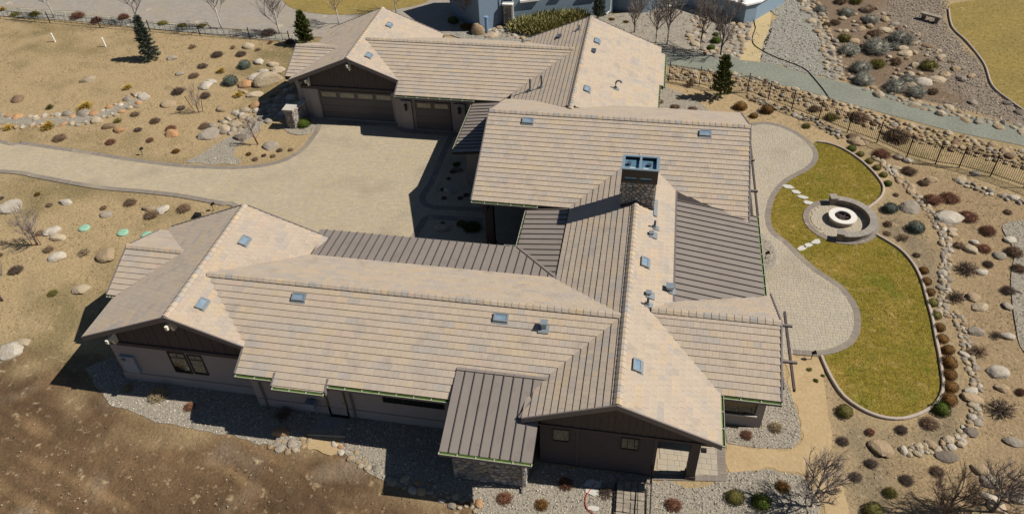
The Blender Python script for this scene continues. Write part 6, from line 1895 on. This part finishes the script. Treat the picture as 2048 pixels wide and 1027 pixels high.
# ------------------------------------------------------------------ blue neighbour house
M['blue'] = mat('blue_stucco', (.225, .295, .355, 1), rough=.95, spec=.1, fine=.05, fine_scale=4, vary=(.20, .265, .325, 1), scale=.5)
M['blue2'] = mat('blue_siding', (.17, .23, .295, 1), rough=.9, spec=.1, fine=.06, fine_scale=4)
nb = empty('blue_house', (*(-8.71, 70.19), 0), 'blue stucco neighbour house with white window sills at the top', 'house')
NINV = Matrix.Translation(-Vector(nb.location))
def np_part(o):
    o.parent = nb
    o.matrix_parent_inverse = NINV
    return o
n0, n1 = Vector((-12.9, 68.4, 0)), Vector((-3.85, 72.05, 0))
nu = (n1 - n0).normalized()
nn = Vector((nu.y, -nu.x, 0))                 # outwards, towards the viewer
def wall_box(a, b, depth, z0, z1, m, name='wall'):
    mb = MB()
    a, b = Vector(a), Vector(b)
    u = (b - a).normalized()
    n_ = Vector((-u.y, u.x, 0))
    mb.prism(ccw([(p.x, p.y) for p in (a, b, b + n_ * depth, a + n_ * depth)]), z1, z0)
    return np_part(mb.build(name, M[m]))
wall_box(n0, n1, 9, -.2, 6, 'blue')
wall_box(n1 + nu * .0 - nn * .8, Vector((-1.0, 72.4, 0)), 8, -.2, 6, 'blue2')
wall_box(Vector((-1.05, 72.35, 0)), Vector((-.4, 72.6, 0)), 8, -.2, 6, 'blue')
wall_box(Vector((-.4, 72.86, 0)), Vector((1.36, 74.1, 0)), 8, -.2, 6, 'blue')
# window bays: frame, panes, sill
def nb_window(d0, d1, z0, z1, npane=2):
    c = n0 + nu * ((d0 + d1) / 2) + Vector((0, 0, (z0 + z1) / 2))
    mb = MB(); mb.obox(c + nn * .03, nu * ((d1 - d0) / 2), nn * .03, Vector((0, 0, (z1 - z0) / 2)))
    o = np_part(mb.build('window', M['white']))
    w = (d1 - d0) / npane
    for k in range(npane):
        cc_ = n0 + nu * (d0 + w * (k + .5)) + Vector((0, 0, (z0 + z1) / 2))
        mb = MB(); mb.obox(cc_ + nn * .055, nu * (w / 2 - .09), nn * .012, Vector((0, 0, (z1 - z0) / 2 - .1))); np_part2 = mb.build('pane', M['glass']); np_part2.parent = o
    mb = MB(); mb.obox(n0 + nu * ((d0 + d1) / 2) + nn * .1 + Vector((0, 0, z0 - .1)), nu * ((d1 - d0) / 2 + .12), nn * .1, Vector((0, 0, .1)))
    s_ = mb.build('window_sill', M['white']); s_.parent = o
nb_window(.75, 2.35, 2.35, 4.2)
nb_window(4.0, 4.75, 2.55, 4.2, 1)
nb_window(6.6, 8.2, 2.2, 4.0)
# stone corner pier, stair slab, downspouts
mb = MB(); mb.box(-13.75, -12.95, 67.9, 69.2, -.1, 2.1); pr = np_part(mb.build('stone_pier', M['mortar']))
veneer_stones(pr, (-13.75, 67.9, 0), (1, 0, 0), (0, 0, 1), .8, 2.0, .28, 21, (0, -1, 0), .03)
mb = MB(); mb.box(-13.85, -12.85, 67.8, 69.3, 2.102, 2.25); mb.build('pier_cap', M['white'], pr).matrix_parent_inverse = Matrix()
wall_box(Vector((-17.0, 73.2, 0)), Vector((-13.2, 69.0, 0)), -3.5, -.2, 5.5, 'blue2', 'wing_wall')
for a, b in (((-13.0, 68.3), .0), ((-4.15, 71.85), .0)):
    mb = MB(); mb.tube([(a[0] + .1, a[1] - .08, 6), (a[0] + .1, a[1] - .08, .35), (a[0] - .25, a[1] - .4, .1)], .07, 6); np_part(mb.build('downspout', M['white']))
# raised deck with a cream cap
dk = [(3.1, 74.5), (8.43, 70.93), (9.51, 71.7), (12.5, 76.0), (6.0, 80.0)]
mb = MB(); mb.prism(ccw(dk), 1.75, -.2); np_part(mb.build('deck_wall', M['blue']))
mb = MB(); mb.prism(ccw([(2.9, 74.4), (8.4, 70.7), (9.75, 71.6), (12.8, 76.1), (6.0, 80.3)]), 1.9, 1.752); np_part(mb.build('deck_cap', M['white']))
for k in range(5):
    mb = MB(); c = Vector((1.75 + k * .10, 74.2 + k * .34, .12 + k * .2))
    mb.obox(c + Vector((.5, 0, 0)), (.85, .35, 0), (-.06, .16, 0), (0, 0, .05)); np_part(mb.build('stair_tread', M['white']))
for k in (0, 1):
    mb = MB(); x, y = (4.85, 73.15) if k == 0 else (5.13, 73.06); mb.tube([(x, y, 0), (x, y, .9), (x + .12, y, 1.0), (x + .2, y, .9)], .07, 8)
    tag(mb.build('vent_stub', M['white']), ('left', 'right')[k] + ' white vent pipe stub beside the blue deck wall', 'pipe', 'white stubs by the deck')

# ------------------------------------------------------------------ garage entry pillar and low wall
pil = empty('entry_pillar', (*(-27.00, 48.44), 0), 'stone clad entry pillar and low wall with pale caps by the garage', 'pillar')
px_, py_ = pil.location.x, pil.location.y
mb = MB(); mb.box(-.34, .34, -.34, .34, -.1, 1.55); core_ = mb.build('pillar_core', M['mortar'], pil)
def stones_local(o, u, v, w, h, seed, n_):
    veneer_stones(core_, o, u, v, w, h, .24, seed, n_)
stones_local((-.34, -.34, 0), (1, 0, 0), (0, 0, 1), .68, 1.5, 31, (0, -1, 0))
stones_local((.34, -.34, 0), (0, 1, 0), (0, 0, 1), .68, 1.5, 32, (1, 0, 0))
mb = MB(); mb.box(-.44, .44, -.44, .44, 1.552, 1.68); mb.build('pillar_cap', M['concrete'], pil)
mb = MB(); mb.bar((.1, .4, .6), (1.0, 4.2, .6), .42, 1.3); lw = mb.build('low_wall', M['mortar'], pil)
mb = MB(); mb.bar((.1, .45, 1.30), (1.0, 4.2, 1.30), .56, .10); mb.build('wall_cap', M['concrete'], pil)
u_ = Vector((.9, 3.8, 0)).normalized()
veneer_stones(lw, Vector((.1, .4, 0)) + Vector((u_.y, -u_.x, 0)) * .21, u_, (0, 0, 1), 3.85, 1.22, .26, 33, (u_.y, -u_.x, 0))

# ------------------------------------------------------------------ small things
for i, (x, y) in enumerate([(-56.14, 60.29), (-50.56, 59.93)]):
    mb = MB(); mb.tube([(0, 0, -.1), (-.05, 0, .75)], [.07, .07], 10); mb.tube([(-.05, 0, .75), (-.055, 0, .82)], [.09, .08], 10)
    tag(link('vent_post', mb.mesh('vent_post', M['white'], smooth=False), None, (x, y, 0)), ('left', 'right')[i] + ' of two white pipe posts in the sandy north yard', 'post', 'white posts')
lid = mat('green_plastic_lid', (.25, .42, .30, 1), rough=.6, fine=.08, fine_scale=6)
for i, (x, y) in enumerate([(-36.18, 34.34), (-33.28, 34.25), (-31.52, 34.23)]):
    mb = MB(); mb.tube([(0, 0, -.05), (0, 0, .05), (0, 0, .1)], [.36, .36, .24], 20)
    for k in range(8):
        a = k * math.pi / 4
        mb.bar((math.cos(a) * .1, math.sin(a) * .1, .105), (math.cos(a) * .28, math.sin(a) * .28, .095), .025, .03)
    tag(link('septic_lid', mb.mesh('septic_lid', lid), None, (x, y, 0)), f'round pale green tank lid, {ORD[i]} of three from the left on the sand', 'lid', 'green tank lids')
def spotlight(x, y, label, h=.45):
    o = empty('garden_light', (x, y, 0), label, 'garden light', 'garden spotlights')
    mb = MB(); mb.tube([(0, 0, -.1), (0, 0, h)], .022, 6); mb.build('stake', M['black'], o)
    mb = MB(); mb.tube([(-.05, 0, h), (.1, .02, h + .09), (.17, .03, h + .12)], [.07, .10, .11], 10); mb.build('lamp_head', M['black'], o)
spotlight(*(-37.00, 43.13), 'black garden spotlight at the north driveway border')
spotlight(*(-28.34, 37.37), 'black garden spotlight at the south driveway border by the left gable')
spotlight(*(9.93, 29.40), 'black garden spotlight at the patio corner under the trellis')
spotlight(*(8.10, 37.27), 'black garden spotlight in the gravel teardrop by the patio')
mb = MB(); mb.box(-.2, .2, -.16, .16, 0, .22); mb.box(-.22, .22, -.18, .18, .221, .27)
tag(link('utility_box', mb.mesh('utility_box', M['black']), None, (*(-29.04, 36.50), 0)), 'small black utility box beside the left gable roof', 'box')
# stakes of the saplings
stk = mat('rusty_stake', (.20, .075, .03, 1), rough=.9)
def stakes(pairs, label):
    x, y = pairs[0][:2]
    mb = MB()
    for (a, b, h, lx) in pairs:
        mb.tube([(a - x, b - y, -.1), (a - x + lx, b - y, h)], .03, 5)
    tag(link('tree_stake', mb.mesh('tree_stake', stk), None, (x, y, 0)), label, 'stake', 'sapling stakes')
for k, (uv, h, lx) in enumerate((((-35.85, 49.38), 1.5, -.5), ((-35.46, 49.74), 1.4, .3))):
    stakes([(uv[0], uv[1], h, lx)], ('left leaning', 'right leaning')[k] + ' red stake beside the thin sapling north of the driveway')
stakes([(*(-28.73, 45.62), 2.1, -.45)], 'tall red stake tied to the leaning sapling near the pillar')
for k, uv in enumerate(((-38.56, 32.24), (-38.09, 32.41))):
    stakes([(uv[0], uv[1], 1.7, -.2)], ('left', 'right') [k] + ' dark stake beside the sapling at the left of the house')
# hose, handrail, stone steps at the south gable
mb = MB()
hpth = smooth([(p[0], p[1]) for p in [(-0.65, 20.18), (-0.81, 19.90), (-0.99, 19.51), (-1.03, 19.15), (-0.92, 18.82), (-0.68, 18.64), (-0.50, 18.50)]], step=.15)
mb.tube([(x - hpth[0][0], y - hpth[0][1], .05) for x, y in hpth], .022, 6)
tag(link('garden_hose', mb.mesh('garden_hose', mat('orange_hose', (.42, .075, .03, 1), rough=.5)), None, (*hpth[0], 0)), 'orange red garden hose curving over the gravel', 'hose')
mb = MB(); x, y = (-0.87, 20.22)
for k in range(14):
    a0, a1 = k * .45, (k + 1) * .45
    mb.tube([(math.cos(a0) * .2, math.sin(a0) * .2, .06 + k * .006), (math.cos(a1) * .2, math.sin(a1) * .2, .066 + k * .006)], .02, 5)
hr = empty('handrail', (*(1.72, 21.52), 0), 'thin black metal handrail beside the stone steps', 'handrail')
a_, b_ = Vector((*(1.82, 22.53), 0)), Vector((*(1.84, 18.55), 0))
o_ = Vector((hr.location.x, hr.location.y, 0))
mb = MB(); mb.tube([a_ - o_ + Vector((0, 0, 1.0)), b_ - o_ + Vector((0, 0, .85))], .028, 6); mb.build('rail', M['black'], hr)
for t in (0.02, .5, .98):
    p = a_.lerp(b_, t) - o_
    mb = MB(); mb.tube([p + Vector((0, 0, -.1)), p + Vector((0, 0, 1.0 - .15 * t))], .024, 6); mb.build('post', M['black'], hr)
stp = empty('stone_steps', (*(1.02, 19.54), 0), 'flight of narrow rough stone steps in the gravel at the bottom', 'steps')
s0, s1 = Vector((*(0.97, 20.27), 0)), Vector((*(1.02, 18.05), 0))
for k in range(11):
    c = s0.lerp(s1, k / 10) - Vector((stp.location.x, stp.location.y, 0))
    for j in range(4):
        mb = MB()
        w = .31
        mb.obox(c + Vector((-.48 + j * .32, random.uniform(-.02, .02), .03 + (10 - k) * .012)), (w / 2 - .012, random.uniform(-.01, .01), 0), (0, .105, 0), (0, 0, .05 + random.uniform(0, .012)))
        mb.build('step_stone', RM['grey'], stp)
for k, x in enumerate((-.72, .72)):
    mb = MB(); mb.bar(s0 - Vector((stp.location.x - x, stp.location.y, -.1)), s1 - Vector((stp.location.x - x, stp.location.y, -.05)), .03, .08); mb.build('side_board', M['black'], stp)
for k, (x, y, w) in enumerate([(-0.78, 20.11, 0.77), (-0.74, 19.70, 0.63), (-0.64, 18.87, 0.53)]):
    flagstone(x, y, w, f'flat stepping slab, {ORD[k]} of three on the gravel beside the hose')
# bench-like stone group on the far slope, power cable on the far slope
bn = empty('stone_bench', (*(25.23, 73.19), 0), 'grey stone bench on the far slope near the upper right lawn', 'bench')
mb = MB(); mb.obox((0, .1, .5), (.75, -.5, 0), (.14, .2, 0), (0, 0, .08)); mb.build('seat', RM['grey'], bn)
for k in (-1, 1):
    mb = MB(); mb.obox((.5 * k, .1 - .33 * k, .2), (.14, -.09, 0), (.12, .18, 0), (0, 0, .25)); mb.build('leg', RM['dark'], bn)
mb = MB()
cp = smooth([(p[0], p[1]) for p in [(9.81, 75.07), (9.41, 71.27), (9.47, 70.01), (9.10, 68.14), (9.06, 66.76), (9.58, 65.66), (10.80, 64.31)] + [(12.85, 62.63), (13.45, 61.26), (14.11, 58.96), (14.44, 57.31)]], step=.5)
mb.tube([(x - cp[0][0], y - cp[0][1], .05) for x, y in cp], .035, 5)
tag(link('black_hose', mb.mesh('black_hose', M['black']), None, (*cp[0], 0)), 'long thin black hose snaking over the pale gravel slope', 'hose')
mb = MB(); mb.tube([(0, 0, -.1), (0, 0, 1.5)], .16, 10); mb.tube([(0, 0, 1.5), (0, 0, 1.6)], [.22, .2], 10)
tag(link('standpipe', mb.mesh('standpipe', mat('blue_standpipe', (.16, .26, .42, 1), rough=.5)), None, (*(-15.11, 66.44), 0)), 'blue standpipe beside the tall tan boulder', 'pipe')
for nm in ():
    pass
